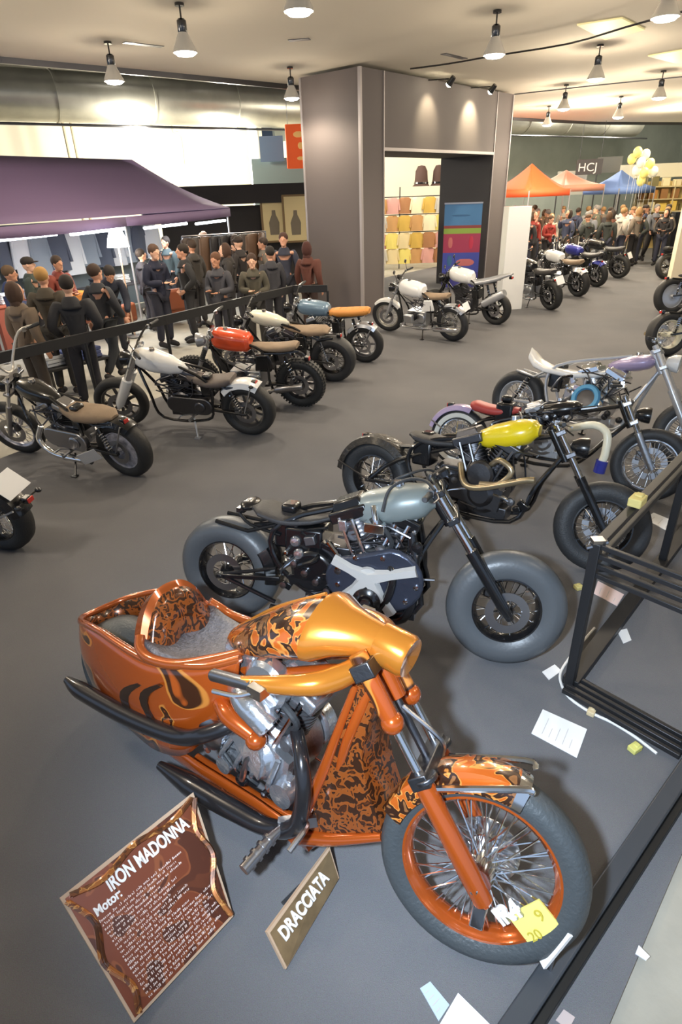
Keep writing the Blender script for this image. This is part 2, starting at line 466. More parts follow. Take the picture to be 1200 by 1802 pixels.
def bike(name, label, rear, head, wb, sp, group='motorcycles on show', lean=.17):
    """rear = ground point under the rear axle, head = heading (radians)."""
    g = sp.get
    root = thing(name, label, 'motorcycle', (rear[0], rear[1], 0.0), head, group, rx=-lean)
    fr, fw, rr_, rw = g('fr', .33), g('fw', .11), g('rr', .33), g('rw', .17)
    rake = math.radians(g('rake', 29)); FL = g('fl', .74); fo = g('fo', .105)
    d = V((-math.sin(rake), 0, math.cos(rake)))
    hub = V((wb, 0, fr))
    steer = g('steer', .25)
    M = Matrix.Translation(hub) @ Matrix.Rotation(steer, 4, d) @ Matrix.Translation(-hub)
    neck = hub + d * FL
    fm = g('frame_m', BLK); km = g('fork_m', CHR); pm = g('paint', WHT); met = g('metal', ALU)
    seg = g('seg', 36)
    # wheels
    wheel(root, 'front_wheel', hub, fr, fw, M=M, rim=g('frim', g('rim', BLK)), style=g('fstyle', g('wstyle', 'spoke')), rr=g('frr', .72), nsp=g('fnsp', g('nsp', 36)), spk=g('spk', CHR), knob=g('knob', False), ww=g('fww', g('ww')), disc=g('fdisc', 1), tire=g('tire', RUB), seg=seg, hub=met)
    wheel(root, 'rear_wheel', (0, 0, rr_), rr_, rw, rim=g('rim', BLK), style=g('wstyle', 'spoke'), rr=g('rrr', .66), nsp=g('nsp', 36), spk=g('spk', CHR), knob=g('knob', False), ww=g('ww'), disc=g('rdisc', 1), tire=g('rtire', g('tire', RUB)), seg=seg, hub=met)
    # fork
    mf = MB(M); ms = MB(M)
    for s in (-1, 1):
        y = V((0, s * fo, 0))
        mf.tube([hub + d * .3 * FL / .74 + y, neck + d * .06 + y], .021 * g('fth', 1), 10)
        ms.tube([hub + y * .95 - d * .03, hub + y + d * .06, hub + y + d * .40 * FL / .74], [.022, .029 * g('fth', 1), .031 * g('fth', 1)], 10)
    f = obj('fork', mf, km, root); obj('fork_slider', ms, g('slider_m', met), f)
    mt = MB(M); up = Matrix.Rotation(-rake, 3, 'Y')
    mt.tube([neck - d * .17, neck], .018, 10)
    for q in (0., -.17):
        mt.box(neck + d * q, (.07, fo * 2 + .07, .035), up)
    mx_ = MB(M); mx_.tube([hub + V((0, -fo * 1.15, 0)), hub + V((0, fo * 1.15, 0))], .012, 8); obj('axle', mx_, met, f)
    obj('triple_clamp', mt, g('clamp_m', met), f, bevel=.006)
    if g('gaiter'):
        mg = MB(M)
        for s in (-1, 1):
            y = V((0, s * fo, 0)); a = hub + d * .36 + y; P = [a + d * (.014 * k) for k in range(17)]
            mg.tube(P, [.036 if k % 2 else .028 for k in range(17)], 10)
        obj('fork_gaiter', mg, RUB, f)
    # handlebar
    bw, brs, bb = g('bars', (.34, .1, .12))       # half-width, rise, pull-back
    top = neck + d * .05
    P = [top + V((-bb, -bw, brs)), top + V((-bb * .35, -bw * .62, brs)), top + V((.01, -bw * .25, brs * .35)), top + V((.015, -.04, .02)), top + V((.015, .04, .02)), top + V((.01, bw * .25, brs * .35)), top + V((-bb * .35, bw * .62, brs)), top + V((-bb, bw, brs))]
    mb = MB(M); mb.tube(P, .0125, 8, smooth=4)
    hb = obj('handlebar', mb, g('bar_m', BLK), root)
    for s in (0, -1):
        a, b = V(P[s]), V(P[1 if s == 0 else -2]); e = (b - a).normalized()
        m2 = MB(M); m2.tube([a - e * .012, a + e * .004, a + e * .11, a + e * .115], [.014, .018, .017, .02], 10); obj('grip', m2, RUB, hb)
        m3 = MB(M); m3.box(a + e * .15, (.03, .03, .04)); m3.tube([a + e * .15 + V((.03, 0, 0)), a + e * .07 + V((.055, 0, -.01)), a - e * .02 + V((.05, 0, -.012))], .006, 6)
        obj('lever', m3, g('lever_m', met), hb)
        if g('mirror'):
            m4 = MB(M); q = a + e * .13; t = q + V((.02, (b.y - a.y) * -.25, .14)); m4.tube([q, t], .005, 6)
            m4.ell(t + V((0, 0, .02)), (.012, .05, .035)); obj('mirror', m4, BLK, hb)
    # headlight
    hl = g('headlight', .085)
    if hl:
        c = neck + d * -.1 + V((.12, 0, 0)) + V(g('hl_off', (0, 0, 0)))
        mh = MB(M); mh.lathe([(0, -.09), (hl * .55, -.08), (hl * .9, -.03), (hl, .02), (hl * .97, .035), (hl * .9, .03)], c, 'x', 22)
        h = obj('headlight', mh, g('hl_m', BLK), root)
        m2 = MB(M); m2.lathe([(0, .045), (hl * .5, .04), (hl * .9, .028), (hl * .9, .02), (0, .02)], c, 'x', 22); obj('lens', m2, GLS, h)
        if g('gauge'):
            m3 = MB(M); m3.lathe([(0, 0), (.04, 0), (.045, .05), (0, .055)], neck + d * .1 + V((.05, .0, 0)), d, 16); obj('gauge', m3, BLK, h)
    # tank
    t = g('tank', {})
    tx0, tx1 = t.get('x0', wb * .47), t.get('x1', neck.x + .0)
    tz0, tz1 = t.get('z0', .80), t.get('z1', neck.z - .03)
    thw, thh = t.get('hw', .14), t.get('hh', .11)
    mb = body_loft(tx0, tx1, tz0, tz1, thw, thh, t.get('prof', 'teardrop'), t.get('e', 2.3), 26, 16)
    tk = obj('fuel_tank', mb, pm, root)
    mc = MB(); cx = tx0 + (tx1 - tx0) * .62; cz = tz0 + (tz1 - tz0) * .62 + thh * .97
    mc.lathe([(.0, .03), (.03, .028), (.034, .0), (0, 0)], (cx, 0, cz), V((-.15, 0, 1)), 16); obj('filler_cap', mc, g('cap_m', CHR), tk)
    if t.get('stripe'):
        k = body_loft(tx0, tx1, tz0 + .002, tz1 + .002, thw * .34, thh * 1.012, t.get('prof', 'teardrop'), 3.5, 22, 16); obj('tank_stripe', k, t['stripe'], tk)
    if t.get('badge'):
        k = MB()
        for s in (-1, 1): k.ell((tx0 + (tx1 - tx0) * .6, s * thw * .985, (tz0 + tz1) / 2 + .01), (.05, .008, .025))
        obj('tank_badge', k, t['badge'], tk)
    # frame
    mb = MB(); ft = g('ft', .017)
    nk = neck + V((-.03, 0, -.03)); nl = neck - d * .18 + V((-.04, 0, 0))
    mb.tube([nk - d * .2, nk + d * .05], .032, 12)
    mb.tube([nk, (tx0 - .02, 0, tz0 - .06), (g('seat_rail', .18), 0, g('rail_z', rr_ * 1.9))], ft * 1.2, 8, smooth=3)
    ex, ez = g('engine_at', (wb * .47, .40))
    for s in (-1, 1):
        mb.tube([nl, (neck.x - .08, s * .1, ez + .12), (ex + .27, s * .125, ez - .18), (ex - .3, s * .13, ez - .18), (.38, s * .13, ez + .02), (.42, s * .11, tz0 - .08), nk - V((.2, 0, .04))], ft, 8, smooth=4)
        if g('hardtail', False):
            mb.tube([(tx0 - .02, 0, tz0 - .05), (.25, s * (rw * .5 + .03), rr_ + .22), (0, s * (rw * .5 + .045), rr_)], ft, 8, smooth=3)
        else:
            mb.tube([(.4, s * .11, tz0 - .1), (g('seat_rail', .18), s * .1, g('rail_z', rr_ * 1.9)), (g('tail_x', -.05), s * .08, g('rail_z', rr_ * 1.9) + .03)], ft * .8, 8)
    obj('frame', mb, fm, root)
    ma = MB()
    for s in (-1, 1):
        ma.bar((.40, s * .12, rr_ + .03), (-.03, s * (rw * .5 + .045), rr_), .05, .03)
    ma.tube([(0, -rw * .5 - .07, rr_), (0, rw * .5 + .07, rr_)], .015, 8)
    obj('swingarm', ma, g('swing_m', fm), root, bevel=.006)
    if not g('hardtail', False) and g('shocks', True):
        for s in (-1, 1):
            shock(root, (.02, s * (rw * .5 + .06), rr_ + .03), (g('shock_x', .13), s * .12, g('rail_z', rr_ * 1.9) - .02), g('spring_m', CHR))
    # engine
    et = g('engine', 'vtwin'); es = g('es', 1.)
    if et == 'vtwin':
        engine_vtwin(root, ex, ez, es, g('case_m', met), g('cyl_m', DALU), g('cover_m', met), -1, g('filter'), cover=g('cover', 'round'), pushm=g('push_m', CHR))
    else:
        engine_block(root, ex, ez, es, g('case_m', met), g('cyl_m', DALU), g('cover_m', met), boxer=(et == 'boxer'))
    mi = MB()    # carburettors, coils, horn, hoses under the tank
    rd = random.Random(hash(len(label)) % 97)
    for s in (-1, 1):
        for k in range(5):
            mi.tube([(ex + rd.uniform(-.3, .3), s * rd.uniform(.05, .13), ez + rd.uniform(.05, .3)), (ex + rd.uniform(-.25, .25), s * rd.uniform(.1, .15), ez + rd.uniform(.1, .35)), (ex + rd.uniform(-.25, .35), s * rd.uniform(.05, .14), ez + rd.uniform(.2, .4))], .008, 6, smooth=3)
        mi.lathe([(0, 0), (.035, 0), (.035, .06), (0, .06)], (ex - .12, s * .05, ez + .24), V((0, s, .2)), 14)
    obj('fuel_lines', mi, DALU, root)
    mo = MB(); mo.box((.43, 0, ez + .2), (.16, .2, .2)); mo.box((.42, .03, ez + .33), (.1, .12, .06))
    obj('battery_box', mo, g('box_m', BLK), root, bevel=.02)
    if g('sidepanel'):
        mk = MB()
        for s in (-1, 1):
            mk.prism([(.3, ez + .16), (.56, ez + .12), (.52, ez + .34), (.34, ez + .36)], s * .1, s * .14)
        obj('side_panel', mk, g('sidepanel'), root, bevel=.02)
    # seat
    q = g('seat', {})
    st = q.get('st')
    sm = q.get('m', LEA); ms = MB()
    if st:
        ms.loft(st, 20)
    else:
        x0, x1 = q.get('x0', .18), q.get('x1', tx0 + .06)
        ms = body_loft(x0, x1, q.get('z0', .76), q.get('z1', tz0 + .03), q.get('hw', .13), q.get('hh', .04), q.get('prof', 'solo'), 2.8, sag=q.get('sag', .03))
    se = obj('seat', ms, sm, root)
    if q.get('ribs'):
        k = MB()
        x0, x1 = q.get('x0', .18), q.get('x1', tx0 + .06)
        for i in range(q['ribs']):
            t_ = (i + .6) / (q['ribs'] + .4); x = x0 + (x1 - x0) * t_
            z = q.get('z0', .76) + (q.get('z1', tz0 + .03) - q.get('z0', .76)) * t_ - q.get('sag', .03) * math.sin(PI * t_)
            a_, b_ = interp(PROFILES[q.get('prof', 'solo')], t_)
            k.tube([(x, -q.get('hw', .13) * a_ * .9, z + .5 * q.get('hh', .04)), (x, 0, z + q.get('hh', .04) * b_ + .002), (x, q.get('hw', .13) * a_ * .9, z + .5 * q.get('hh', .04))], .008, 6, smooth=3)
        obj('seat_ribbing', k, sm, se)
    # mudguards
    if g('rfender'):
        a0, a1, fmats = g('rfender')
        mq = MB(); mq.fender((0, 0, rr_), rr_ + g('rfgap', .03), rw + .035, math.radians(a0), math.radians(a1)); o = obj('rear_fender', mq, fmats, root)
        for s in (-1, 1):
            m5 = MB(); am = math.radians(a1 - 12 if a1 > 100 else a1)
            m5.tube([(0, s * (rw * .5 + .05), rr_), ((rr_ + .02) * math.cos(am), s * (rw * .5 + .012), rr_ + (rr_ + .02) * math.sin(am))], .008, 6); obj('fender_strut', m5, g('strut_m', met), o)
    if g('ffender'):
        a0, a1, fmats = g('ffender')
        mq = MB(M); mq.fender(hub, fr + g('ffgap', .02), fw + .03, math.radians(a0), math.radians(a1)); o = obj('front_fender', mq, fmats, root)
        for s in (-1, 1):
            m5 = MB(M); m5.tube([hub + V((0, s * fo, .02)), hub + V(((fr) * math.cos(math.radians(a1 - 15)), s * (fw * .5 + .01), (fr) * math.sin(math.radians(a1 - 15))))], .006, 6); obj('fender_strut', m5, met, o)
    # exhaust
    for e in g('exhaust', []):
        mx = MB(); mx.tube(e['p'], e.get('r', .024), 12, smooth=4)
        xo = obj('exhaust_pipe', mx, e.get('m', CHR), root)
        if e.get('can'):
            c0, c1, cr = e['can']; mz = MB(); a, b = V(c0), V(c1); u = (b - a)
            mz.tube([a, a + u * .06, a + u * .94, b, b - u * .01], [cr * .6, cr, cr, cr * .85, cr * .5], 14); obj('silencer', mz, e.get('cm', CHR), xo)
    # brake calipers
    mk = MB(M); mk.box(hub + V((-.1, .5 * fw + .02, .06)), (.05, .05, .09)); obj('brake_caliper', mk, g('cal_m', DALU), root, bevel=.01)
    # pegs, stand, tail
    px = g('peg_x', ex - .15)
    for s in (-1, 1):
        mp = MB(); mp.tube([(px, s * .12, ez - .12), (px, s * .2, ez - .12), (px, s * .28, ez - .12)], [.012, .016, .017], 8)
        mp.tube([(px + .02, s * .16, ez - .1), (px + .16, s * .17, ez - .12), (px + .16, s * .24, ez - .12)], .008, 6)
        mp.bar((px, s * .16, ez - .12), (px + .03, s * .16, ez - .1), .02, .02); obj('foot_peg', mp, g('peg_m', met), root)
    tl = math.tan(lean)
    ks = MB(); fy = .27; ks.tube([(ex - .12, .11, ez - .18), (ex - .2, fy, fy * tl + .012)], .011, 8); ks.box((ex - .2, fy + .01, fy * tl + .012), (.07, .05, .012))
    obj('kickstand', ks, g('stand_m', BLK), root)
    if g('tail', True):
        tx, tz = g('tail', (-.12, rr_ * 2 + .06)) if g('tail', True) is not True else (-.14, rr_ * 1.9 + .04)
        m6 = MB(); m6.box((tx + .02, 0, tz), (.06, .07, .05)); o = obj('tail_light', m6, BLK, root, bevel=.01)
        m7 = MB(); m7.box((tx - .012, 0, tz), (.012, .06, .04)); obj('lens', m7, REDL, o, bevel=.004)
        if g('signals'):
            m8 = MB()
            for s in (-1, 1):
                m8.tube([(tx + .03, 0, tz), (tx + .02, s * .11, tz)], .007, 6); m8.ell((tx + .01, s * .12, tz), (.03, .02, .02))
            obj('turn_signal', m8, BLK, o)
    if g('plate'):
        pc, pR, ps = g('plate'); m9 = MB(); m9.box((0, 0, 0), (ps[0], ps[1], .004))
        o = obj('licence_plate', m9, PAPER, root, bevel=.001); o.location = pc; o.rotation_euler = pR
    root['_neck'] = tuple(neck)
    return root, M, neck, d
# ------------------------------------------------------------------ the orange chopper
ORG = S(178, 80, 24); BRN = S(70, 36, 18); GOLD = S(226, 150, 48)
SWIRL = swirl_mat('orange_swirl_paint', ORG, BRN, S(196, 92, 30), 3.0, .575, .625, edge=S(222, 140, 60))
SWIRL2 = swirl_mat('orange_flame_paint', S(196, 96, 30), S(58, 34, 22), S(150, 100, 60), 7.5, .47, .56, edge=S(230, 150, 70), dist=9)
LACE = swirl_mat('orange_lace_paint', S(60, 34, 20), S(150, 78, 30), S(50, 28, 18), 26, .46, .56, edge=S(150, 84, 40), dist=4)
ORP = mat('candy_orange', S(184, 84, 26), .22, .45, 1.)
POL = mat('polished_alloy', (.70, .72, .76), .2, .9, .3, bump=.2, bscale=45)
DKA = mat('dark_alloy', (.2, .2, .21), .35, .8)
DOR = mat('deep_orange', S(176, 86, 34), .25, .4, 1.)
GLD = mat('gold_pearl', S(206, 128, 44), .22, .55, 1.)
DKP = mat('smoked_black_pipe', S(50, 48, 50), .28, .6, .6)
MESHG = mat('grey_embossed_leather', S(122, 118, 120), .45, .2, 0, bump=.8, bscale=110, var=.3, vscale=60)
FLK = mat('deep_brown_stripe', S(46, 26, 16), .25, .3, 1.)

def grid_obj(name, rows, m, parent, thick=.012, closed=False, label=None):
    mb = MB(); n = len(rows[0]); st = [mb.p(r) for r in rows]
    for a, b in zip(st, st[1:]):
        for k in range(n if closed else n - 1):
            mb.face((a + k, a + (k + 1) % n, b + (k + 1) % n, b + k))
    o = obj(name, mb, m, parent, label=label)
    sd = o.modifiers.new('thickness', 'SOLIDIFY'); sd.thickness = thick; sd.offset = 0
    return o

def cr(P, k=6):
    Q, _ = catmull([V(p) for p in P], [1] * len(P), k); return Q

def orange_chopper():
    r = thing('chopper', 'long orange custom chopper with brown swirl paint, wire front wheel and open scooped tail', 'motorcycle',
              (-1.222, 2.441, 0), math.radians(-35.9), 'custom motorcycles in the roped row', rx=-.16)
    wb = 2.03; R = .37; rake = math.radians(38)
    d = V((-math.sin(rake), 0, math.cos(rake))); hub = V((wb, 0, R)); st = math.radians(15)
    M = Matrix.Translation(hub) @ Matrix.Rotation(st, 4, d) @ Matrix.Translation(-hub)
    TW = mat('tire_showroom', S(66, 70, 72), .45, bump=.35, bscale=70)
    fw = wheel(r, 'front_wheel', hub, R, .125, rim=ORP, tire=TW, rr=.765, nsp=60, M=M, seg=56, disc=0)
    md = MB(M); q = .13
    md.lathe([(q, .07), (q, .075), (.06, .075), (.06, .07)], hub, n=30, closed=True)
    md.lathe([(.0, -.1), (.05, -.1), (.06, -.06), (.06, .06), (.05, .1), (0, .1)], hub, n=20)
    obj('hub', md, CHR, fw)
    wheel(r, 'rear_wheel', (.04, 0, .29), .29, .24, rim=ORP, tire=TW, rr=.68, style='cast', nsp=7, disc=0)
    # fork: chrome stanchions, brown covers on top, orange lowers
    fo = .115; FL = .84; neck = hub + d * FL
    mf = MB(M); mc = MB(M); ml = MB(M); cols_ = []
    for s in (-1, 1):
        y = V((0, s * fo, 0))
        mf.tube([hub + d * .28 + y, neck + d * .04 + y], .017, 14)
        mc.tube([hub + d * .62 + y, hub + d * .64 + y, neck + d * .04 + y], [.026, .034, .034], 14)
        mn = MB(M); mn.ell(hub + d * .615 + y, (.042, .042, .042), 14, 10); cols_.append(mn)
        ml.tube([hub - d * .075 + y, hub - d * .06 + y, hub + d * .05 + y, hub + d * .36 + y, hub + d * .4 + y], [.02, .034, .038, .036, .03], 16)
    f = obj('fork', mf, CHR, r); obj('fork_cover', mc, SWIRL, f); [obj('fork_collar', q_, ORP, f) for q_ in cols_]; obj('fork_slider', ml, ORP, f)
    mt = MB(M); up = Matrix.Rotation(-rake, 3, 'Y')
    mt.tube([hub + d * .4, neck], .016, 10); mt.box(hub + d * .4, (.07, .3, .05), up); mt.box(neck + d * -.02, (.08, .31, .06), up)
    for s in (-1, 1): mt.tube([hub + d * .4 + V((.02, s * .115, 0)), hub + d * .42 + V((.02, s * .115, .0))], .045, 14)
    obj('triple_clamp', mt, DALU, f, bevel=.008)
    mh = MB(M)
    mh.tube([hub + d * .66 + V((.04, -.05, 0)), hub + d * .55 + V((.12, -.03, 0)), hub + d * .43 + V((.06, 0, .02))], .009, 8, smooth=6)
    obj('brake_hose', mh, STEEL, f)
    ax = MB(M); ax.tube([hub + V((0, -.15, 0)), hub + V((0, .15, 0))], .016, 12); ax.box(hub + V((.03, -.105, -.1)), (.05, .035, .12)); ax.box(hub + V((-.03, .1, -.08)), (.05, .04, .1))
    obj('axle', ax, CHR, f, bevel=.006)
    # small front mudguard with a chrome band
    mg = MB(M); mg.fender(hub, R + .018, .16, math.radians(78), math.radians(165), t=.012, n=22, side=.6); ff = obj('front_fender', mg, SWIRL2, r)
    mg = MB(M); mg.fender(hub, R + .02, .165, math.radians(74), math.radians(80), t=.016, n=6, side=.6); obj('fender_edge', mg, CHR, ff)
    for s in (-1, 1):
        mg = MB(M); mg.tube([hub + d * .36 + V((.0, s * .11, 0)), hub + V((.07, s * .09, R + .02)), hub + V((.11, s * .07, R + .01))], .012, 8, smooth=4); obj('fender_strut', mg, CHR, ff)
    # --- tail tub: side panels that wrap round the rear wheel, open on top
    plan = [(.98, -.135, .72, .84), (.86, -.185, .46, .78), (.72, -.225, .26, .74), (.55, -.25, .2, .70), (.38, -.255, .22, .70), (.2, -.245, .25, .70), (.06, -.225, .28, .675), (-.05, -.19, .33, .635), (-.13, -.13, .38, .60), (-.165, -.05, .41, .58)]
    full = plan + [(x, -y, a, b) for x, y, a, b in plan[::-1]]
    rows = []
    C = cr([(x, y, 0) for x, y, a, b in full], 4); A = cr([(a, b, 0) for x, y, a, b in full], 4)
    for j in range(9):
        v = j / 8; row = []
        for c, a in zip(C, A):
            z = a.x + (a.y - a.x) * v
            k = 1 + .10 * math.sin(PI * v) - .08 * (1 - v)
            row.append((c.x if abs(c.y) > .13 else c.x, c.y * k, z))
        rows.append(row)
    body = grid_obj('body_shell', rows, SWIRL, r, .014)
    rim = MB(); P = rows[-1][:len(rows[-1])]
    rim.tube(P, .017, 10); obj('tail_rim', rim, DOR, body)
    for s in (-1, 1):       # black flash marks on the sides
        for xs, w in (((.5, .30), .035), ((.64, .36), .03)):
            g = MB(); P = []
            for k in range(9):
                t = k / 8; x = xs[0] + .1 * math.sin(PI * t) * -1; z = xs[1] + .27 * t
                P.append((x, z))
            poly = [(x - w * (.3 + math.sin(PI * k / 8)) , z) for k, (x, z) in enumerate(P)] + [(x + w * .5, z) for x, z in P[::-1]]
            yo = .276
            g.prism(poly, s * (yo - .01), s * (yo + .003)); obj('stripe', g, FLK, body)
    inner = [[(x * .96 + .0, y * .86, z) for x, y, z in row] for row in ([(c.x, c.y, a.y - .22) for c, a in zip(C, A)], [(c.x, c.y, a.y - .01) for c, a in zip(C, A)])]
    grid_obj('inner_liner', inner, LACE, body, .006)
    # seat hoop and seat bowl
    hp = cr([(.48, -.225, .64), (.43, -.175, .76), (.405, -.125, .85), (.39, -.055, .90), (.39, .055, .90), (.405, .125, .85), (.43, .175, .76), (.48, .225, .64)], 5)
    m = MB(); R_ = []
    for i, p in enumerate(hp):
        o = V((0, p.y, p.z - .7)); o = o.normalized() * .014
        R_.append([p + V((-.06, 0, -.05)) + o, p + V((0, 0, 0)) + o * 1.6, p + V((.03, 0, -.03)) + o, p + V((.03, 0, -.03)) - o, p + V((0, 0, 0)) - o, p + V((-.06, 0, -.05)) - o])
    m.rings(R_); hoop = obj('backrest', m, DOR, r)
    rows = []
    for i in range(9):      # backrest pad, filling the hoop
        t = i / 8; k = .94 - .0 * t
        row = []
        for p in hp[::3]:
            q = V((.46, 0, .66)).lerp(p, .08 + .9 * t)
            row.append(q + V((.02 + .035 * math.sin(PI * t), 0, -.0)))
        rows.append(row)
    grid_obj('backrest_pad', rows, LACE, hoop, .02)
    rows = []
    for x, z, w, dp in ((.44, .69, .215, .05), (.55, .655, .215, .055), (.68, .67, .195, .045), (.8, .72, .15, .03), (.92, .79, .1, .01)):
        rows.append([(x, w * u, z + dp * abs(u) ** 2.2) for u in [q / 6 - 1 for q in range(13)]])
    seat = grid_obj('seat', rows, MESHG, r, .03)
    m = MB()
    for s in (-1, 1):
        m.tube([(.44, s * .21, .76), (.48, s * .24, .725), (.56, s * .245, .71), (.7, s * .225, .735), (.84, s * .165, .79), (.98, s * .1, .86)], [.022, .024, .024, .024, .022, .016], 12, smooth=5)
    obj('seat_rail', m, DOR, r)
    # tank with a faceted front cowl
    T = [(.82, .82, .05, .04), (.92, .865, .11, .075), (1.05, .93, .155, .11), (1.18, 1.0, .175, .13), (1.31, 1.055, .18, .135)]
    def ring(x, z, w, h, n=26):
        out = []
        for k in range(n):
            t = 2 * PI * k / n; c, s = math.cos(t), math.sin(t)
            e = 1.5 if s > 0 else 3.2
            out.append((x, w * math.copysign(abs(c) ** (2 / 1.9), c), z + h * math.copysign(abs(s) ** (2 / e), s) * (1 if s > 0 else .75)))
        return out
    st_ = []
    Q = cr([(a, b, 0) for a, b, c, e in T], 4); W = cr([(c, e, 0) for a, b, c, e in T], 4)
    m = MB(); m.rings([ring(q.x, q.y, w.x, w.y) for q, w in zip(Q, W)]); tank = obj('fuel_tank', m, SWIRL2, r)
    m = MB(); m.rings([ring(*q) for q in ((1.305, 1.055, .186, .14), (1.33, 1.058, .18, .138), (1.40, 1.07, .13, .102), (1.48, 1.08, .09, .082), (1.56, 1.08, .072, .072), (1.60, 1.08, .07, .07))])
    cowl = obj('headlight_cowl', m, GLD, r)
    m = MB(); m.lathe([(0, -.09), (.078, -.09), (.08, .02), (.072, .035), (0, .02)], (1.63, 0, 1.075), V((1, 0, -.12)), 26); hl = obj('headlight', m, GLD, cowl)
    m = MB(); m.tube([(.84, -.0, .87), (1.05, 0, 1.045), (1.29, 0, 1.192)], .007, 8, smooth=4); obj('tank_seam', m, GLD, tank)
    # under-tank spars and backbone
    m = MB()
    for s in (-1, 1):
        m.tube([(1.56, s * .06, 1.0), (1.38, s * .09, .93), (1.15, s * .10, .82), (.95, s * .10, .74), (.8, s * .12, .5), (.74, s * .13, .3)], [.03, .034, .03, .026, .022, .02], 12, smooth=5)
        m.tube([(1.56, s * .05, .98), (1.5, s * .11, .7), (1.42, s * .12, .3), (1.25, s * .12, .17), (.7, s * .13, .17)], .021, 10, smooth=5)
    m.tube([neck + V((.0, 0, .02)), neck - d * .18], .04, 16)
    obj('frame', m, ORP, r)
    # handlebar
    top = neck + d * .05
    P = [(-.41, .34, -.16), (-.33, .335, -.145), (-.17, .30, -.105), (-.06, .24, -.085), (-.01, .17, -.075), (.02, .1, -.06), (.02, .0, -.05)]
    P = [top + V((x, -y, z)) for x, y, z in P] + [top + V((x, y, z)) for x, y, z in P[-2::-1]]
    Rr = [.017, .02, .034, .042, .044, .04, .034]; Rr = Rr + Rr[-2::-1]
    m = MB(); m.tube(P, Rr, 14, smooth=5); hb = obj('handlebar', m, GLD, r)
    for s in (0, -1):
        a, b = P[s], P[1 if s == 0 else -2]; e = (b - a).normalized()
        m = MB(); m.tube([a - e * .04, a - e * .03, a + e * .15, a + e * .16], [.018, .024, .023, .027], 14); obj('grip', m, STEEL, hb)
        m = MB(); sg = -1 if s == 0 else 1
        m.tube([a + e * .2 + V((0, sg * .03, 0)), a + e * .1 + V((.03, sg * .05, -.015)), a - e * .02 + V((.04, sg * .05, -.02))], .009, 8, smooth=3); m.box(a + e * .2 + V((0, sg * .02, .0)), (.06, .05, .04)); obj('lever', m, CHR, hb)
    # engine
    e = engine_vtwin(r, 1.08, .42, 1.16, ALU, DKA, POL, -1, (POL, .05, .33), 22.5)
    m = MB()
    m.tube([(.98, -.14, .70), (1.08, -.2, .72), (1.2, -.2, .66)], [.05, .06, .055], 16, smooth=4); obj('intake_horn', m, POL, e)
    m = MB(); m.tube([(.86, -.15, .6), (.98, -.2, .6), (1.1, -.19, .56)], [.03, .042, .034], 14, smooth=4); m.ell((1.12, -.19, .545), (.045, .045, .04)); obj('intake_cover', m, ORP, e)
    m = MB(); m.lathe([(0, 0), (.08, 0), (.085, .03), (.05, .05), (0, .05)], (.84, -.16, .43), V((0, -1, 0)), 24); obj('drive_pulley', m, STEEL, e)
    m = MB(); m.prism([(.98, .5), (1.14, .35), (1.16, .45), (1.12, .58)], -.17, -.2); obj('cylinder_guard', m, POL, e, bevel=.004)
    m = MB()
    for k in range(5):
        m.tube([(.8 + .09 * k, -.15, .28 + .02 * (k % 2)), (.83 + .09 * k, -.19, .36), (.9 + .08 * k, -.17, .48)], .012, 8, smooth=4)
    m.lathe([(0, 0), (.055, 0), (.055, .05), (0, .05)], (1.25, -.14, .33), V((0, -1, 0)), 20); m.lathe([(0, 0), (.04, 0), (.04, .05), (0, .05)], (.93, -.14, .3), V((0, -1, 0)), 20)
    obj('oil_lines', m, POL, e)
    dress(r, .82, 1.32, .22, .5, .15, 16, 21); dress(r, .9, 1.3, .55, .74, .12, 12, 5)
    # belly pan and chin fairing
    rows = []
    for z, k in ((.2, 1.), (.15, 1.02), (.1, .9), (.08, .6)):
        rows.append([(x, y * k, z + dz) for x, y, dz in ((.55, -.21, .06), (.8, -.19, .03), (1.1, -.175, .02), (1.38, -.17, .0), (1.38, .17, 0), (1.1, .175, .02), (.8, .19, .03), (.55, .21, .06))])
    grid_obj('belly_pan', rows, ORP, r, .012, closed=True)
    m = MB(); rs = []
    CH = ((1.33, .17, .185, 1.69, .34, .10), (1.355, .26, .18, 1.645, .42, .10), (1.39, .40, .165, 1.59, .53, .10), (1.43, .56, .145, 1.555, .65, .095), (1.46, .72, .12, 1.56, .77, .085), (1.5, .93, .085, 1.59, .93, .06))
    for xb, zb, wb_, xf, zf, wf in CH:
        rs.append([(xb, -wb_, zb), ((xb + xf) / 2, -(wb_ + wf) / 2 - .012, (zb + zf) / 2), (xf, -wf, zf), (xf + .015, 0, zf), (xf, wf, zf), ((xb + xf) / 2, (wb_ + wf) / 2 + .012, (zb + zf) / 2), (xb, wb_, zb), (xb + .03, 0, zb)])
    m.rings(rs); chin = obj('chin_fairing', m, LACE, r)
    for s in (-1, 1):
        m = MB(); m.tube([(q[0], s * q[2], q[1]) for q in CH], [.034, .03, .026, .022, .018, .014], 10, smooth=4)
        m.tube([(CH[0][0], s * .185, .17), (1.5, s * .158, .25), (1.68, s * .105, .34)], [.034, .026, .016], 10, smooth=4)
        obj('fairing_edge', m, ORP, chin)
    # exhausts: two upswept black pipes with slash-cut ends, right side
    for P, rad in (([(1.0, -.12, .56), (.98, -.2, .55), (.9, -.26, .5), (.78, -.275, .43), (.6, -.28, .385), (.35, -.285, .35), (.05, -.29, .33), (-.06, -.29, .34)], [.03, .032, .034, .036, .04, .044, .042, .02]),
                   ([(1.27, -.12, .62), (1.36, -.2, .58), (1.40, -.235, .45), (1.37, -.245, .3), (1.24, -.25, .215), (1.05, -.255, .19), (.8, -.26, .17), (.6, -.265, .165)], [.028, .03, .032, .034, .036, .044, .05, .02])):
        m = MB(); m.tube(P, rad, 14, smooth=5); obj('exhaust_pipe', m, DKP, r)
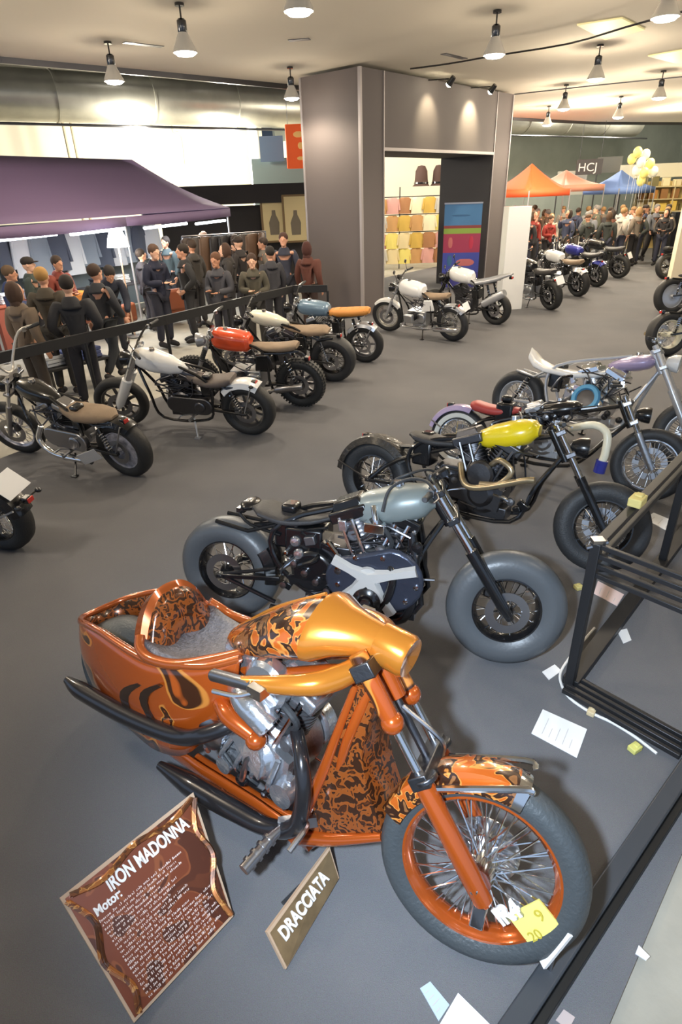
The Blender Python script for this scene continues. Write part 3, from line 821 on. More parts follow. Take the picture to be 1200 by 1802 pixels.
    # forward controls
    for s in (-1, 1):
        m = MB(); m.bar((1.42, s * .16, .3), (1.3, s * .25, .27), .03, .05); m.tube([(1.33, s * .22, .28), (1.31, s * .3, .26), (1.3, s * .45, .22)], [.016, .022, .024], 12); m.tube([(1.38, s * .2, .3), (1.44, s * .26, .36), (1.44, s * .36, .33)], .012, 8, smooth=3)
        for k in range(4): m.lathe([(.02, 0), (.03, 0), (.03, .012), (.02, .012)], (1.307 - .003 * k, s * (.31 + .033 * k), .257 - .011 * k), V((0, s, -.3)), 12, closed=True)
        obj('foot_peg', m, STEEL, r)
    m = MB(); m.tube([(.95, -.22, .2), (1.15, -.25, .19), (1.3, -.27, .24)], .009, 8); obj('brake_rod', m, STEEL, r)
    m = MB(); m.tube([(1.05, .14, .15), (1.0, .3, .062)], .014, 10); m.box((1.0, .31, .062), (.07, .05, .012)); obj('kickstand', m, CHR, r)
    return r

def dress(r, x0, x1, z0, z1, yy, n, seed):
    """hoses, clips, brackets and covers crowded round an engine's right side"""
    q = random.Random(seed)
    for k in range(n):
        x, z = q.uniform(x0, x1), q.uniform(z0, z1); y = -yy * q.uniform(.85, 1.1); kind = k % 4; m = MB()
        if kind == 0:
            m.tube([(x, y * .6, z), (x + q.uniform(-.08, .08), y * 1.15, z + q.uniform(-.05, .08)), (x + q.uniform(-.16, .16), y * 1.1, z - q.uniform(.02, .14)), (x + q.uniform(-.2, .2), y * .6, z - q.uniform(.08, .2))], q.choice((.008, .011, .015)), 8, smooth=4); obj('hose', m, q.choice((RUB, BLK, STEEL, CHR)), r)
        elif kind == 1:
            m.lathe([(0, 0), (.03, 0), (.034, .02), (.026, .035), (0, .04)], (x, y * .95, z), V((0, -1, 0)), 14); obj('round_cover', m, q.choice((CHR, POL, DKA, BLK)), r)
        elif kind == 2:
            m.box((x, y * .95, z), (q.uniform(.04, .1), .05, q.uniform(.03, .07)), Matrix.Rotation(q.uniform(-.6, .6), 3, 'Y')); obj('bracket', m, q.choice((POL, BLK, DKA)), r, bevel=.006)
        else:
            m.tube([(x, y * .7, z), (x, y * 1.08, z), (x, y * 1.12, z)], [.014, .014, .008], 8); obj('banjo_bolt', m, q.choice((CHR, STEEL)), r)

# ------------------------------------------------------------------ the grey bobber
GRYM = mat('matte_grey_green', S(126, 134, 132), .38, .2, .2)
def grey_bobber():
    TG = mat('tire_grey_sheen', S(84, 87, 90), .38, bump=.12, bscale=60)
    r, M, neck, d = bike('motorcycle', 'grey tank bobber with fat smooth tyres and a chrome star engine cover', (-.752, 3.30), math.radians(-18), 1.76, dict(
        fr=.345, rr=.345, fw=.17, rw=.20, frr=.58, rrr=.60, tire=TG, rim=BLK, spk=CHR, nsp=28, rake=33, fl=.80, steer=.16, fo=.125, fth=1.15,
        paint=GRYM, tank=dict(x0=.74, x1=1.32, z0=.83, z1=.955, hw=.145, hh=.115), seat=dict(x0=.20, x1=.74, z0=.80, z1=.79, hw=.14, hh=.03, prof='solo', sag=.05),
        metal=DALU, fork_m=CHR, slider_m=BLK, clamp_m=BLK, bars=(.36, -.02, .04), headlight=0, frame_m=BLK, case_m=DALU, cyl_m=STEEL, cover_m=BLK, cover=None, push_m=CHR, engine_at=(.98, .47), es=1.2,
        tail=False, peg_m=CHR, fdisc=-1, rdisc=-1, seg=48, shocks=False), 'custom motorcycles in the roped row', lean=.15)
    # chrome star cover with four arms over the gear side
    c = V((.98, -.19, .50)); m = MB(); P = []
    arms = [(-35, .27), (40, .25), (150, .25), (228, .17)]
    m.lathe([(0, 0), (.07, 0), (.065, .02), (0, .025)], c, V((0, -1, 0)), 20)
    for a, L in ((158, .23), (16, .29), (-56, .26), (226, .22)):
        a = math.radians(a); e = V((math.cos(a), 0, math.sin(a))); n = V((-e.z, 0, e.x))
        Q = [c + e * .0, c + e * L * .5, c + e * L]
        m.rings([[q + n * w, q + n * w * .6 + V((0, -h, 0)), q - n * w * .6 + V((0, -h, 0)), q - n * w] for q, w, h in ((Q[0], .052, .035), (Q[1], .03, .034), (Q[2], .036, .026))])
    star = obj('engine_star_cover', m, mat('bright_alloy', S(214, 212, 208), .28, .35, .3), r, label='chrome star shaped engine cover')
    m = MB(); m.lathe([(0, .03), (.05, .03), (.06, .02), (.085, .01), (.09, -.02), (.07, -.03)], c + V((.0, -.03, -.14)), V((0, -1, 0)), 24, closed=False); pu = obj('belt_pulley', m, BLK, r)
    m = MB(); m.lathe([(0, .04), (.03, .04), (.035, .02), (0, .02)], c + V((0, -.03, -.14)), V((0, -1, 0)), 18); obj('hub_cap', m, CHR, pu)
    m = MB(); gp_ = [(.86 + .15 * math.cos(PI / 2 + PI * k / 11), .46 + .15 * math.sin(PI / 2 + PI * k / 11)) for k in range(12)] + [(1.10 + .2 * math.cos(-PI / 2 + PI * k / 11), .49 + .2 * math.sin(-PI / 2 + PI * k / 11)) for k in range(12)]; m.prism(gp_, -.14, -.185); obj('gear_cover', m, mat('blue_grey_alloy', S(70, 75, 90), .3, .6, .2, bump=.3, bscale=30), r, bevel=.02)
    m = MB(); m.lathe([(0, -.16), (.13, -.16), (.15, -.12), (.15, .12), (.13, .16), (0, .16)], (.62, 0, .46), n=26); m.box((.55, 0, .62), (.24, .24, .2)); m.box((.8, 0, .24), (.5, .2, .1)); obj('gearbox', m, BLK, r, bevel=.015)
    m = MB(); m.tube([(1.2, -.1, .78), (1.24, -.13, .55), (1.22, -.13, .3), (1.1, -.12, .2), (.7, -.12, .2)], .03, 10, smooth=4); m.tube([(1.2, .1, .78), (1.24, .13, .55), (1.22, .13, .3), (1.1, .12, .2), (.7, .12, .2)], .03, 10, smooth=4); m.bar((1.22, -.13, .3), (1.22, .13, .3), .06, .14); obj('engine_cradle', m, BLK, r)
    for k in range(9):
        m = MB(); a_ = 2 * PI * k / 9; m.lathe([(0, 0), (.015, 0), (.015, .014), (0, .016)], (1.02 + .24 * math.cos(a_), -.185, .48 + .155 * math.sin(a_)), V((0, -1, 0)), 10); obj('cover_bolt', m, CHR, r)
    m = MB(); m.tube([(1.0, -.12, .74), (1.01, -.16, .82), (.98, -.12, .92)], .02, 10, smooth=3); m.box((1.0, -.15, .80), (.12, .06, .06)); obj('breather', m, CHR, r, bevel=.01)
    for k in range(6):
        m = MB(); m.lathe([(0, 0), (.022, 0), (.022, .02), (0, .024)], (.44 + .07 * k, -.165, .36 + .05 * ((k * 3) % 4)), V((0, -1, 0)), 10); obj('frame_bolt', m, STEEL, r)
    # rear half guard ring struts
    m = MB(); m.fender((0, 0, .345), .365, .225, math.radians(-8), math.radians(34), t=.012, n=12); obj('rear_fender', m, BLK, r)
    for s in (-1, 1):
        m = MB(); m.tube([(.37, s * .12, .44), (.2, s * .14, .40), (.02, s * .15, .36)], .012, 8); m.tube([(.36, s * .12, .2), (.02, s * .15, .34)], .014, 8)
        m.tube([(.02, s * .15, .36), (.02, s * .15, .34)], .02, 8); obj('fender_strut', m, BLK, r)
        m = MB(); m.tube([(.40, s * .11, .66), (.2, s * .1, .70), (.12, s * .09, .765)], .011, 8, smooth=3); obj('seat_stay', m, BLK, r)
    m = MB(); m.ell((.16, -.0, .80), (.06, .1, .035)); m.box((.12, 0, .775), (.05, .16, .03)); obj('tail_light', m, BLK, r)
    # bars: low wide clip with a round gauge, cables over the tank
    m = MB(M)
    for k, s in enumerate((-1, 1)):
        m.tube([neck + V((-.02, s * .26, .05)), neck + V((-.08, s * .16, .08)), neck + V((-.18, s * .08, .06)), neck + V((-.27, s * .1, .0)), neck + V((-.3, s * .13, -.12))], .009, 8, smooth=5)
    obj('control_cable', m, RUB, r)
    m = MB(M); m.lathe([(0, -.03), (.05, -.03), (.055, 0), (.045, .012), (0, .012)], neck + V((.0, .0, .1)), d, 20); obj('gauge', m, BLK, r)
    dress(r, .5, 1.25, .62, .8, .12, 16, 3); dress(r, .42, .75, .26, .6, .15, 12, 8)
    # exhausts low right
    m = MB(); m.tube([(1.02, -.1, .62), (1.12, -.18, .55), (1.08, -.2, .36), (.9, -.2, .2), (.6, -.2, .19), (.36, -.2, .2)], .026, 12, smooth=5); obj('exhaust_pipe', m, BLK, r)
orange_chopper()
grey_bobber()
# ------------------------------------------------------------------ the other motorcycles
YEL = mat('yellow_paint', S(232, 205, 30), .25, 0, .8)
RED = mat('orange_red_paint', S(226, 82, 40), .25, 0, .8)
BLUP = mat('pale_blue_paint', S(112, 138, 160), .3, .1, .6)
LBL = mat('sky_blue_paint', S(90, 160, 205), .3, .3, .6)
DBL = mat('deep_blue_paint', S(52, 58, 150), .3, .2, .7)
CRM = mat('cream_paint', S(232, 228, 206), .3, 0, .6)
LIL = mat('lilac_paint', S(176, 160, 196), .3, .1, .6)
SIL = mat('silver_paint', S(186, 188, 192), .3, .5, .5)
TANS = mat('tan_leather', S(206, 138, 62), .55, bump=.2, bscale=120)
BRS = mat('brown_suede', S(142, 122, 100), .75, bump=.3, bscale=140, var=.12)
OLV = mat('olive_grey_paint', S(120, 118, 96), .4, .2, .3)
CARB = mat('mottled_black', S(38, 34, 30), .5, .1, .3, bump=1., bscale=40, var=.6, vscale=30)
WTT = mat('white_tire_band', S(222, 222, 214), .55)
BRZ = mat('warm_pipe', S(190, 172, 140), .3, .8)
TDK = mat('tire_dark', S(40, 40, 40), .6, bump=.3, bscale=90)
LROW = 'motorcycles in the row by the black railing'
RROW = 'custom motorcycles in the roped row'
FROW = 'motorcycles lined up past the grey portal'
R_ = math.radians
# --- left row, from the near end
bike('motorcycle', 'dark motorcycle at the left edge showing only its tail, white plate and red light', (-2.74, 4.29), R_(165), 1.5,
     dict(paint=BLK, tail=(-.42, .53), signals=True, plate=((-.30, 0, .66), (0, R_(-40), 0), (.2, .24)), seat=dict(x0=-.15, x1=.6, z0=.74, z1=.76, prof='bench', hh=.05), rfender=(60, 168, BLK), tail_x=-.2, engine='block', fdisc=1, tire=TDK), LROW)
bike('motorcycle', 'black chopper style motorcycle with tall silver bars and a brown suede saddle', (-2.12, 5.69), R_(154), 1.56,
     dict(fr=.33, rr=.315, rw=.17, fw=.11, paint=BLK, wstyle='disc', rim=mat('mottled_grey_disc', S(176, 176, 186), .35, .4, .3, var=.5, vscale=18), fstyle='spoke', tire=TDK,
          seat=dict(st=[(-.02, .66, .05, .02, 2.4), (.06, .67, .12, .045, 2.8), (.22, .665, .15, .06, 2.8), (.4, .66, .15, .06, 2.8), (.55, .70, .12, .05, 2.6), (.64, .75, .07, .03, 2.4)], m=BRS),
          tank=dict(x0=.62, x1=1.16, z0=.76, z1=.9, hw=.13, hh=.1), bars=(.42, .30, .2), bar_m=mat('pale_silver', S(206, 200, 190), .3, .3), rfender=(55, 128, BLK), filter=(CHR, 0, .1), plate=((.17, .30, .36), (R_(62), R_(10), R_(40)), (.18, .18)),
          exhaust=[dict(p=[(.95, .12, .5), (1.0, .17, .35), (.8, .19, .22), (.3, .2, .22)], r=.028, m=CHR)], frame_m=BLK, metal=STEEL), LROW)
bike('motorcycle', 'white tank cruiser with white mudguard and white fork covers beside the brown saddle chopper', (-1.015, 6.78), R_(165), 1.66,
     dict(fr=.33, rr=.325, rw=.2, fw=.13, wstyle='cast', nsp=9, rim=mat('grey_cast_wheel', S(110, 108, 106), .35, .7), paint=WHT, slider_m=WHT, fth=2.0, rake=32, fl=.78, tire=TDK, cover_m=DALU,
          tank=dict(x0=.66, x1=1.30, z0=.79, z1=.94, hw=.155, hh=.125), seat=dict(x0=.12, x1=.70, z0=.70, z1=.74, hw=.15, hh=.05, m=GRL, sag=.06, prof='bench'), rfender=(42, 122, WHT), rfgap=.045,
          bars=(.42, .1, .16), hl_m=BLK, exhaust=[dict(p=[(1.0, -.12, .5), (1.05, -.17, .3), (.6, -.2, .22), (-.1, -.2, .24)], r=.035, m=BLK)], mirror=True, filter=(CHR, 0, .1), stand_m=SIL, signals=True, case_m=DALU), LROW)
bike('motorcycle', 'scrambler with a bright orange red tank, brown seat and knobbly rear tyre', (-.45, 7.78), R_(165), 1.5,
     dict(fr=.33, rr=.33, rw=.16, fw=.11, knob=True, wstyle='cast', nsp=10, rim=DALU, paint=RED, tire=TDK,
          tank=dict(x0=.60, x1=1.12, z0=.86, z1=.92, hw=.15, hh=.13, prof='boxy', e=2.8, stripe=None), seat=dict(x0=-.02, x1=.62, z0=.84, z1=.83, hw=.12, hh=.045, m=BRS, prof='bench', sag=.03),
          engine='boxer', bars=(.4, .1, .1), gauge=True, headlight=.09, hl_m=SIL, rail_z=.76, gaiter=True, exhaust=[dict(p=[(.85, .3, .38), (.95, .32, .3), (.8, .22, .22), (.3, .2, .3)], r=.022, can=((.3, .2, .3), (-.1, .22, .38), .045), cm=STEEL)], stand_m=BLK, sidepanel=BLK), LROW)
bike('motorcycle', 'dark bobber with cream tank, brown sprung saddle and very fat rear tyre', (-.02, 8.95), R_(163), 1.62,
     dict(fr=.33, rr=.345, rw=.26, fw=.13, paint=CRM, frr=.62, rrr=.6, rim=BLK, spk=DALU, tire=RUB, frame_m=BLK, metal=DALU,
          tank=dict(x0=.62, x1=1.22, z0=.86, z1=.97, hw=.13, hh=.1), seat=dict(st=[(.02, .76, .1, .02), (.1, .77, .15, .05, 2.8), (.3, .76, .16, .06, 2.8), (.42, .77, .13, .045), (.56, .79, .11, .035), (.7, .82, .06, .03)], m=BRS), bars=(.38, .1, .14), headlight=.08, exhaust=[dict(p=[(1.0, -.1, .5), (1.0, -.18, .3), (.4, -.2, .24)], r=.03, m=BLK)]), LROW)
bike('motorcycle', 'cafe style motorcycle with a yellow tan quilted seat and pale blue tank', (.50, 9.98), R_(160), 1.48,
     dict(fr=.32, rr=.32, rw=.15, fw=.11, paint=BLUP, wstyle='cast', nsp=6, rim=STEEL, tire=TDK, engine='block', seat=dict(x0=-.12, x1=.56, z0=.86, z1=.82, hw=.13, hh=.06, m=TANS, prof='boxy', sag=.01, ribs=6),
          tank=dict(x0=.55, x1=1.08, z0=.86, z1=.90, hw=.14, hh=.12, prof='boxy'), rfender=(40, 130, SIL), bars=(.38, .12, .1), gauge=True, mirror=False, frame_m=BLK, rail_z=.78, exhaust=[dict(p=[(.9, -.1, .5), (.98, -.15, .3), (.5, -.18, .22), (.1, -.2, .26)], r=.022)]), LROW)
# --- beside and behind the portal
bike('motorcycle', 'white retro motorcycle with boxer engine and spoked wheels next to the grey portal leg', (2.20, 11.32), R_(137), 1.5,
     dict(fr=.33, rr=.325, rw=.14, fw=.11, paint=WHT, rim=mat('grey_rim', S(150, 148, 140), .4, .5), rrr=.68, nsp=24, engine='boxer', seat=dict(x0=.05, x1=.62, z0=.82, z1=.81, hw=.12, hh=.05, m=BRS, prof='bench'), tank=dict(x0=.58, x1=1.1, z0=.86, z1=.92, hw=.16, hh=.14, prof='boxy'),
          ffender=(50, 150, WHT), rfender=(70, 140, SIL), slider_m=SIL, mirror=True, gauge=True, sidepanel=WHT, exhaust=[dict(p=[(.85, .3, .36), (.95, .3, .28), (.6, .2, .24), (.3, .2, .26)], r=.022, can=((.3, .2, .26), (-.25, .22, .3), .05), cm=CHR)], plate=((-.3, 0, .66), (0, R_(-65), 0), (.14, .18)), signals=True), FROW)
bike('motorcycle', 'naked sport motorcycle with white tank, black wheels and raised grey tail', (3.34, 12.70), R_(137), 1.46,
     dict(fr=.31, rr=.32, rw=.19, fw=.12, paint=WHT, wstyle='cast', nsp=5, rim=BLK, tire=TDK, engine='block', seat=dict(st=[(-.36, 1.02, .03, .015), (-.3, 1.01, .07, .03, 2.6), (-.05, .93, .13, .05, 2.8), (.2, .86, .14, .05, 2.8), (.45, .81, .12, .05, 2.6), (.6, .83, .08, .04)], m=SIL), tail=(-.34, .95),
          tank=dict(x0=.52, x1=1.04, z0=.9, z1=.97, hw=.16, hh=.14, prof='boxy', badge=None), bars=(.36, .04, .08), headlight=.09, mirror=True, metal=BLK, fork_m=BLK, slider_m=BLK, case_m=DALU, rail_z=.84,
          exhaust=[dict(p=[(.9, -.12, .5), (.98, -.15, .3), (.5, -.18, .2), (.2, -.2, .32)], r=.026, can=((.2, .2, .45), (-.3, .2, .72), .075), cm=SIL)]), FROW)
far = [('black roadster with a white tail plate, just past the white panel', (4.93, 14.1), 112, BLK, BLK, dict(engine='block', plate=((-.3, 0, .68), (0, R_(-65), 0), (.18, .2)))),
       ('motorcycle with white tail and yellowish side, second past the white panel', (6.17, 15.8), 115, WHT, SIL, dict(engine='boxer', rfender=(50, 130, WHT), seat=dict(x0=-.1, x1=.55, z0=.84, z1=.82, hw=.12, hh=.06, m=BRS, prof='bench'))),
       ('blue motorcycle with a silver tail, third past the white panel', (7.22, 17.3), 118, DBL, SIL, dict(engine='block', rfender=(50, 130, DBL))),
       ('dark motorcycle with round white rear disc, fourth past the white panel', (8.46, 18.8), 125, BLK, BLK, dict(engine='vtwin', plate=((-.3, 0, .66), (0, R_(-65), 0), (.18, .18))))]
for lb, p, h, pm, sm, ex in far:
    sp = dict(fr=.32, rr=.33, rw=.18, fw=.12, paint=pm, seg=24, nsp=10, wstyle='cast', rim=BLK, tire=TDK, mirror=True, seat=dict(x0=-.1, x1=.55, z0=.84, z1=.82, hw=.13, hh=.06, prof='bench'), bars=(.38, .1, .1), rail_z=.76, tank=dict(x0=.56, x1=1.06, z0=.88, z1=.94, hw=.15, hh=.13, prof='boxy'))
    sp.update(ex); bike('motorcycle', lb, p, R_(h), 1.5, sp, FROW)
# --- right side, across the aisle
bike('motorcycle', 'pale motorcycle half hidden behind the cream panel at the right', (9.6, 18.35), R_(20), 1.5, dict(fr=.32, rr=.33, paint=SIL, seg=24, nsp=16, engine='block', seat=dict(x0=-.05, x1=.55, z0=.82, z1=.82, prof='bench', hh=.05), ffender=(40, 150, SIL)), FROW)
bike('motorcycle', 'motorcycle at the right edge with a pale disc rear wheel below the cream panel', (7.1, 13.1), R_(8), 1.6, dict(rr=.36, rw=.2, fr=.33, wstyle='disc', rim=SIL, paint=CRM, seg=28, frame_m=BLK, tire=TDK), RROW)
bike('motorcycle', 'motorcycle at the right edge with gold lower pipes and a fat dark rear tyre', (5.32, 9.66), R_(6), 1.6, dict(rr=.34, rw=.22, fr=.33, rim=CRM, paint=CRM, seg=28, frame_m=BLK, tire=TDK, nsp=24, exhaust=[dict(p=[(.9, .12, .5), (.9, .18, .3), (.4, .2, .3), (-.25, .2, .36)], r=.03, m=BRZ)]), RROW)
# --- right row behind the grey bobber
bike('motorcycle', 'yellow tank bobber with bent pale exhaust pipes and mottled black rear mudguard', (.29, 4.67), R_(-33), 1.84,
     dict(fr=.33, rr=.33, rw=.19, fw=.15, frr=.62, rrr=.62, rake=33, fl=.74, paint=YEL, tire=RUB, rfender=(35, 175, CARB), rfgap=.04, hardtail=True, frame_m=BLK, metal=DALU, fork_m=CHR, slider_m=BLK, push_m=DALU, steer=.3, rim=BLK, spk=CHR,
          tank=dict(x0=.80, x1=1.30, z0=.80, z1=.94, hw=.15, hh=.11, stripe=None), seat=dict(x0=.30, x1=.82, z0=.76, z1=.77, hw=.13, hh=.035), bars=(.36, .02, -.02), engine_at=(.95, .43), es=1.2, headlight=.075, filter=(DALU, 0, .12), cover_m=DALU,
          exhaust=[dict(p=[(1.02, -.13, .66), (1.1, -.2, .72), (1.2, -.22, .66), (1.12, -.22, .55), (.98, -.22, .52)], r=.022, m=BRZ), dict(p=[(.78, -.13, .62), (.86, -.22, .5), (1.0, -.25, .5), (1.3, -.26, .62), (1.38, -.26, .64)], r=.024, m=BRZ)]), RROW)
bike('motorcycle', 'low dark bobber with red seat and a whitewall rear tyre behind the yellow tank bobber', (1.19, 5.62), R_(-31), 1.74,
     dict(fr=.32, rr=.295, rw=.13, fw=.11, paint=BLK, ww=WTT, fww=None, rfender=(70, 165, LIL), rfgap=.035, rail_z=.58, seat=dict(x0=.10, x1=.56, z0=.64, z1=.64, hw=.12, hh=.05, m=mat('red_seat', S(176, 66, 60), .5), prof='bench'), tank=dict(x0=.6, x1=1.1, z0=.62, z1=.74, hw=.12, hh=.08), es=.9, frame_m=BLK, rim=CHR, hardtail=True, fork_m=CHR, steer=.1, fl=.58, headlight=.07,
          exhaust=[dict(p=[(1.05, -.12, .56), (1.25, -.2, .63), (1.37, -.24, .58), (1.39, -.26, .42), (1.38, -.26, .34)], r=.034, m=CRM), dict(p=[(1.38, -.26, .35), (1.37, -.26, .24)], r=.05, m=DBL)]), RROW)
bike('motorcycle', 'white and lilac show bike with sky blue engine ring and bright silver fork', (2.06, 6.66), R_(-46), 1.84,
     dict(fr=.34, rr=.33, rw=.17, fw=.13, paint=LIL, rake=34, fl=.86, fork_m=SIL, slider_m=SIL, fth=1.3, rim=SIL, steer=.2, wstyle='spoke', spk=CHR, nsp=40, metal=ALU, tire=RUB, frr=.66,
          tank=dict(x0=.92, x1=1.36, z0=.86, z1=.96, hw=.14, hh=.08, stripe=WHT), seat=dict(st=[(.04, .86, .02, .06), (.07, .83, .1, .06, 2.6), (.16, .76, .14, .05, 2.8), (.3, .72, .16, .04, 2.8), (.6, .71, .15, .04, 2.8), (.85, .75, .11, .04), (.98, .80, .06, .03)], m=WHT),
          bars=(.34, .05, .05), engine_at=(.9, .44), es=1.1, case_m=ALU, cyl_m=ALU, cover_m=CHR, headlight=.085, hl_m=WHT, frame_m=SIL, ww=None, tail=False), RROW)
_lb = [o for o in COL.objects if o.get('label', '').startswith('white and lilac')][0]
m = MB(); m.lathe([(.10, -.02), (.135, -.02), (.15, .0), (.135, .025), (.10, .025), (.085, 0)], (.84, -.2, .52), V((0, -1, .35)), 32, closed=True)
o = obj('air_filter_ring', m, LBL, _lb, label='sky blue air filter ring')
m = MB(); m.lathe([(0, -.02), (.09, -.02), (.09, .005), (.03, .012), (0, .012)], (.84, -.2, .52), V((0, -1, .35)), 26); obj('filter_core', m, DALU, o)

for lab, a in (('yellow tank bobber with', (.55, 1.3, .35, .74, .13, 22, 4)), ('low dark bobber', (.55, 1.25, .3, .66, .12, 18, 14)), ('white and lilac', (.5, 1.3, .34, .72, .14, 22, 9))):
    dress([o for o in COL.objects if o.get('label', '').startswith(lab)][0], *a)
# ------------------------------------------------------------------ the hall
def carpet_mat():
    m = bpy.data.materials.new('carpet'); m.use_nodes = True; nt = m.node_tree; b = nt.nodes['Principled BSDF']; L = nt.links.new
    tc = nt.nodes.new('ShaderNodeTexCoord')
    n = nt.nodes.new('ShaderNodeTexNoise'); n.inputs['Scale'].default_value = .7; n.inputs['Detail'].default_value = 6; L(tc.outputs['Object'], n.inputs['Vector'])
    r = nt.nodes.new('ShaderNodeValToRGB'); e = r.color_ramp.elements; e[0].position = .35; e[1].position = .68
    e[0].color = (*S(101, 102, 108), 1); e[1].color = (*S(113, 112, 116), 1); L(n.outputs['Fac'], r.inputs['Fac'])
    n3 = nt.nodes.new('ShaderNodeTexNoise'); n3.inputs['Scale'].default_value = 260; L(tc.outputs['Object'], n3.inputs['Vector'])
    mx = nt.nodes.new('ShaderNodeMix'); mx.data_type = 'RGBA'; mx.blend_type = 'OVERLAY'; mx.inputs[0].default_value = .35
    L(r.outputs['Color'], mx.inputs[6]); L(n3.outputs['Color'], mx.inputs[7]); 
    hs = nt.nodes.new('ShaderNodeHueSaturation'); hs.inputs['Saturation'].default_value = .55; L(mx.outputs[2], hs.inputs['Color']); L(hs.outputs['Color'], b.inputs['Base Color'])
    b.inputs['Roughness'].default_value = .95; b.inputs['Specular IOR Level'].default_value = .2
    bp = nt.nodes.new('ShaderNodeBump'); bp.inputs['Strength'].default_value = .5; bp.inputs['Distance'].default_value = .004; L(n3.outputs['Fac'], bp.inputs['Height']); L(bp.outputs['Normal'], b.inputs['Normal'])
    return m
CARPET = carpet_mat()
CONC = mat('worn_concrete', S(166, 162, 150), .7, bump=.15, bscale=30, var=.14, vscale=3)
CEIL = mat('ceiling_paint', S(222, 214, 198), .9, var=.03, vscale=.5)
WALLW = mat('white_wall', S(240, 234, 214), .85)
WALLG = mat('grey_wall', S(168, 174, 166), .85, var=.08, vscale=1)
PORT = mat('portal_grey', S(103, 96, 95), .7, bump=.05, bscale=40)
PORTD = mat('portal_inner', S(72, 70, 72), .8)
TRIM = mat('aluminium_trim', S(172, 166, 166), .45, .4)
DUCT = mat('galvanised_duct', S(170, 168, 158), .38, .85, bump=.1, bscale=6, var=.1, vscale=2)
DARK = mat('dark_void', S(62, 62, 60), .9)

m = MB(); m.box((4, 16, -.06), (60, 60, .08)); obj('floor', m, CONC, kind='structure')
m = MB()
cp = [(-4.9, 4.2), (-3.75, 6.3), (-2.35, 8.7), (-.65, 11.4), (-.2, 12.4), (-1.4, 14.5), (1.0, 20), (9, 30), (22, 30), (22, 6), (6.2, 6.0), (1.385, 1.53), (.85, .965), (-.4, -.35), (-6.5, -.6), (-6.5, 2)]
m.prism(cp[::-1], -.02, 0, ax='z'); obj('floor_carpet', m, CARPET, kind='structure', smooth=False)
CZ = 4.66
m = MB(); m.prism([(-12, -6), (-12, 7.5), (-5.39, 12.42), (-3.29, 14.15), (-.68, 16.44), (2.5, 20.3), (6.6, 25.3), (10.8, 28.3), (26, 34), (26, -6)], CZ, CZ + .25, ax='z'); obj('ceiling', m, CEIL, kind='structure', smooth=False)
m = MB(); m.box((6, 30, 6.3), (70, 44, .1)); obj('ceiling_upper', m, DARK, kind='structure')
def wallseg(name, a, b, z0, z1, mt, t=.2):
    m = MB(); a = V((*a, 0)); b = V((*b, 0)); n = (b - a).normalized().cross(V((0, 0, 1))) * t
    m.prism([tuple(q[:2]) for q in (a, b, b - n, a - n)], z0, z1, ax='z'); return obj(name, m, mt, kind='structure', smooth=False)
wallseg('wall_left', (-24, 14.5), (-2.6, 28.0), 0, 6.25, WALLW)
wallseg('wall_back', (-2.2, 29.5), (24, 46.0), 0, 6.25, WALLG)
wallseg('wall_right', (23, 46), (23, 3), 0, 6.25, WALLG)
# service duct and pipes
da, db = V((-17, 14.6, 5.15)), V((15.5, 35.7, 5.15)); dd = (db - da).normalized()
m = MB(); m.tube([da, db], .62, 28)
L = (db - da).length
for k in range(1, 14): m.tube([da + dd * (L * k / 14 - .03), da + dd * (L * k / 14 + .03)], .645, 28)
t = thing('ventilation_duct', 'big round silver ventilation duct running under the upper ceiling', 'duct'); obj('duct_tube', m, DUCT, t)
m = MB()
for k in range(1, 14):
    p = da + dd * (L * (k - .5) / 14)
    m.tube([p + V((0, 0, .55)), p + V((0, 0, 1.1))], .02, 6)
obj('hanger', m, DALU, t)
m = MB(); o = V((.45, -.7, -.75)); m.tube([da + o, db + o], .035, 8); o = V((.5, -.8, .75)); m.tube([da + o, db + o], .12, 10); tag(obj('service_pipe', m, DALU), 'dark service pipes along the silver ventilation duct', 'pipe')
m = MB(); a = V((-5.39, 12.42, 0)); 
for p, q in (((-12, 7.5), (-5.39, 12.42)), ((-5.39, 12.42), (-3.29, 14.15)), ((-3.29, 14.15), (-.68, 16.44)), ((-.68, 16.44), (2.5, 20.3)), ((2.5, 20.3), (6.6, 25.3)), ((6.6, 25.3), (10.8, 28.3)), ((10.8, 28.3), (26, 34))):
    m.bar((*p, CZ - .04), (*q, CZ - .04), .08, .1)
obj('trim_1', m, DALU, kind='structure')
# pipes down the white wall
m = MB()
for px in (108, 122): 
    m = MB(); a = ad(px, 205, 22.3 if px == 108 else 22.5); m.tube([a, a - V((0, 0, 3))], .05, 8); tag(obj('wall_pipe', m, mat('beige_conduit', S(176, 164, 140), .6)), 'beige pipe down the white wall above the purple tent, %s of two' % ('left' if px == 108 else 'right'), 'pipe', 'pipes on the white wall')
m = MB()
a = ad(302, 210, 24.4); m.tube([a, a - V((0, 0, .35)), a + V((.25, .1, -.5)), a + V((.25, .1, -1.5))], .045, 8, smooth=3); m.box(a + V((.25, 0, -1.6)), (.4, .15, .5))
tag(obj('wall_conduit', m, mat('beige_conduit', S(176, 164, 140), .6)), 'bent beige conduit ending in a box on the white wall', 'pipe')

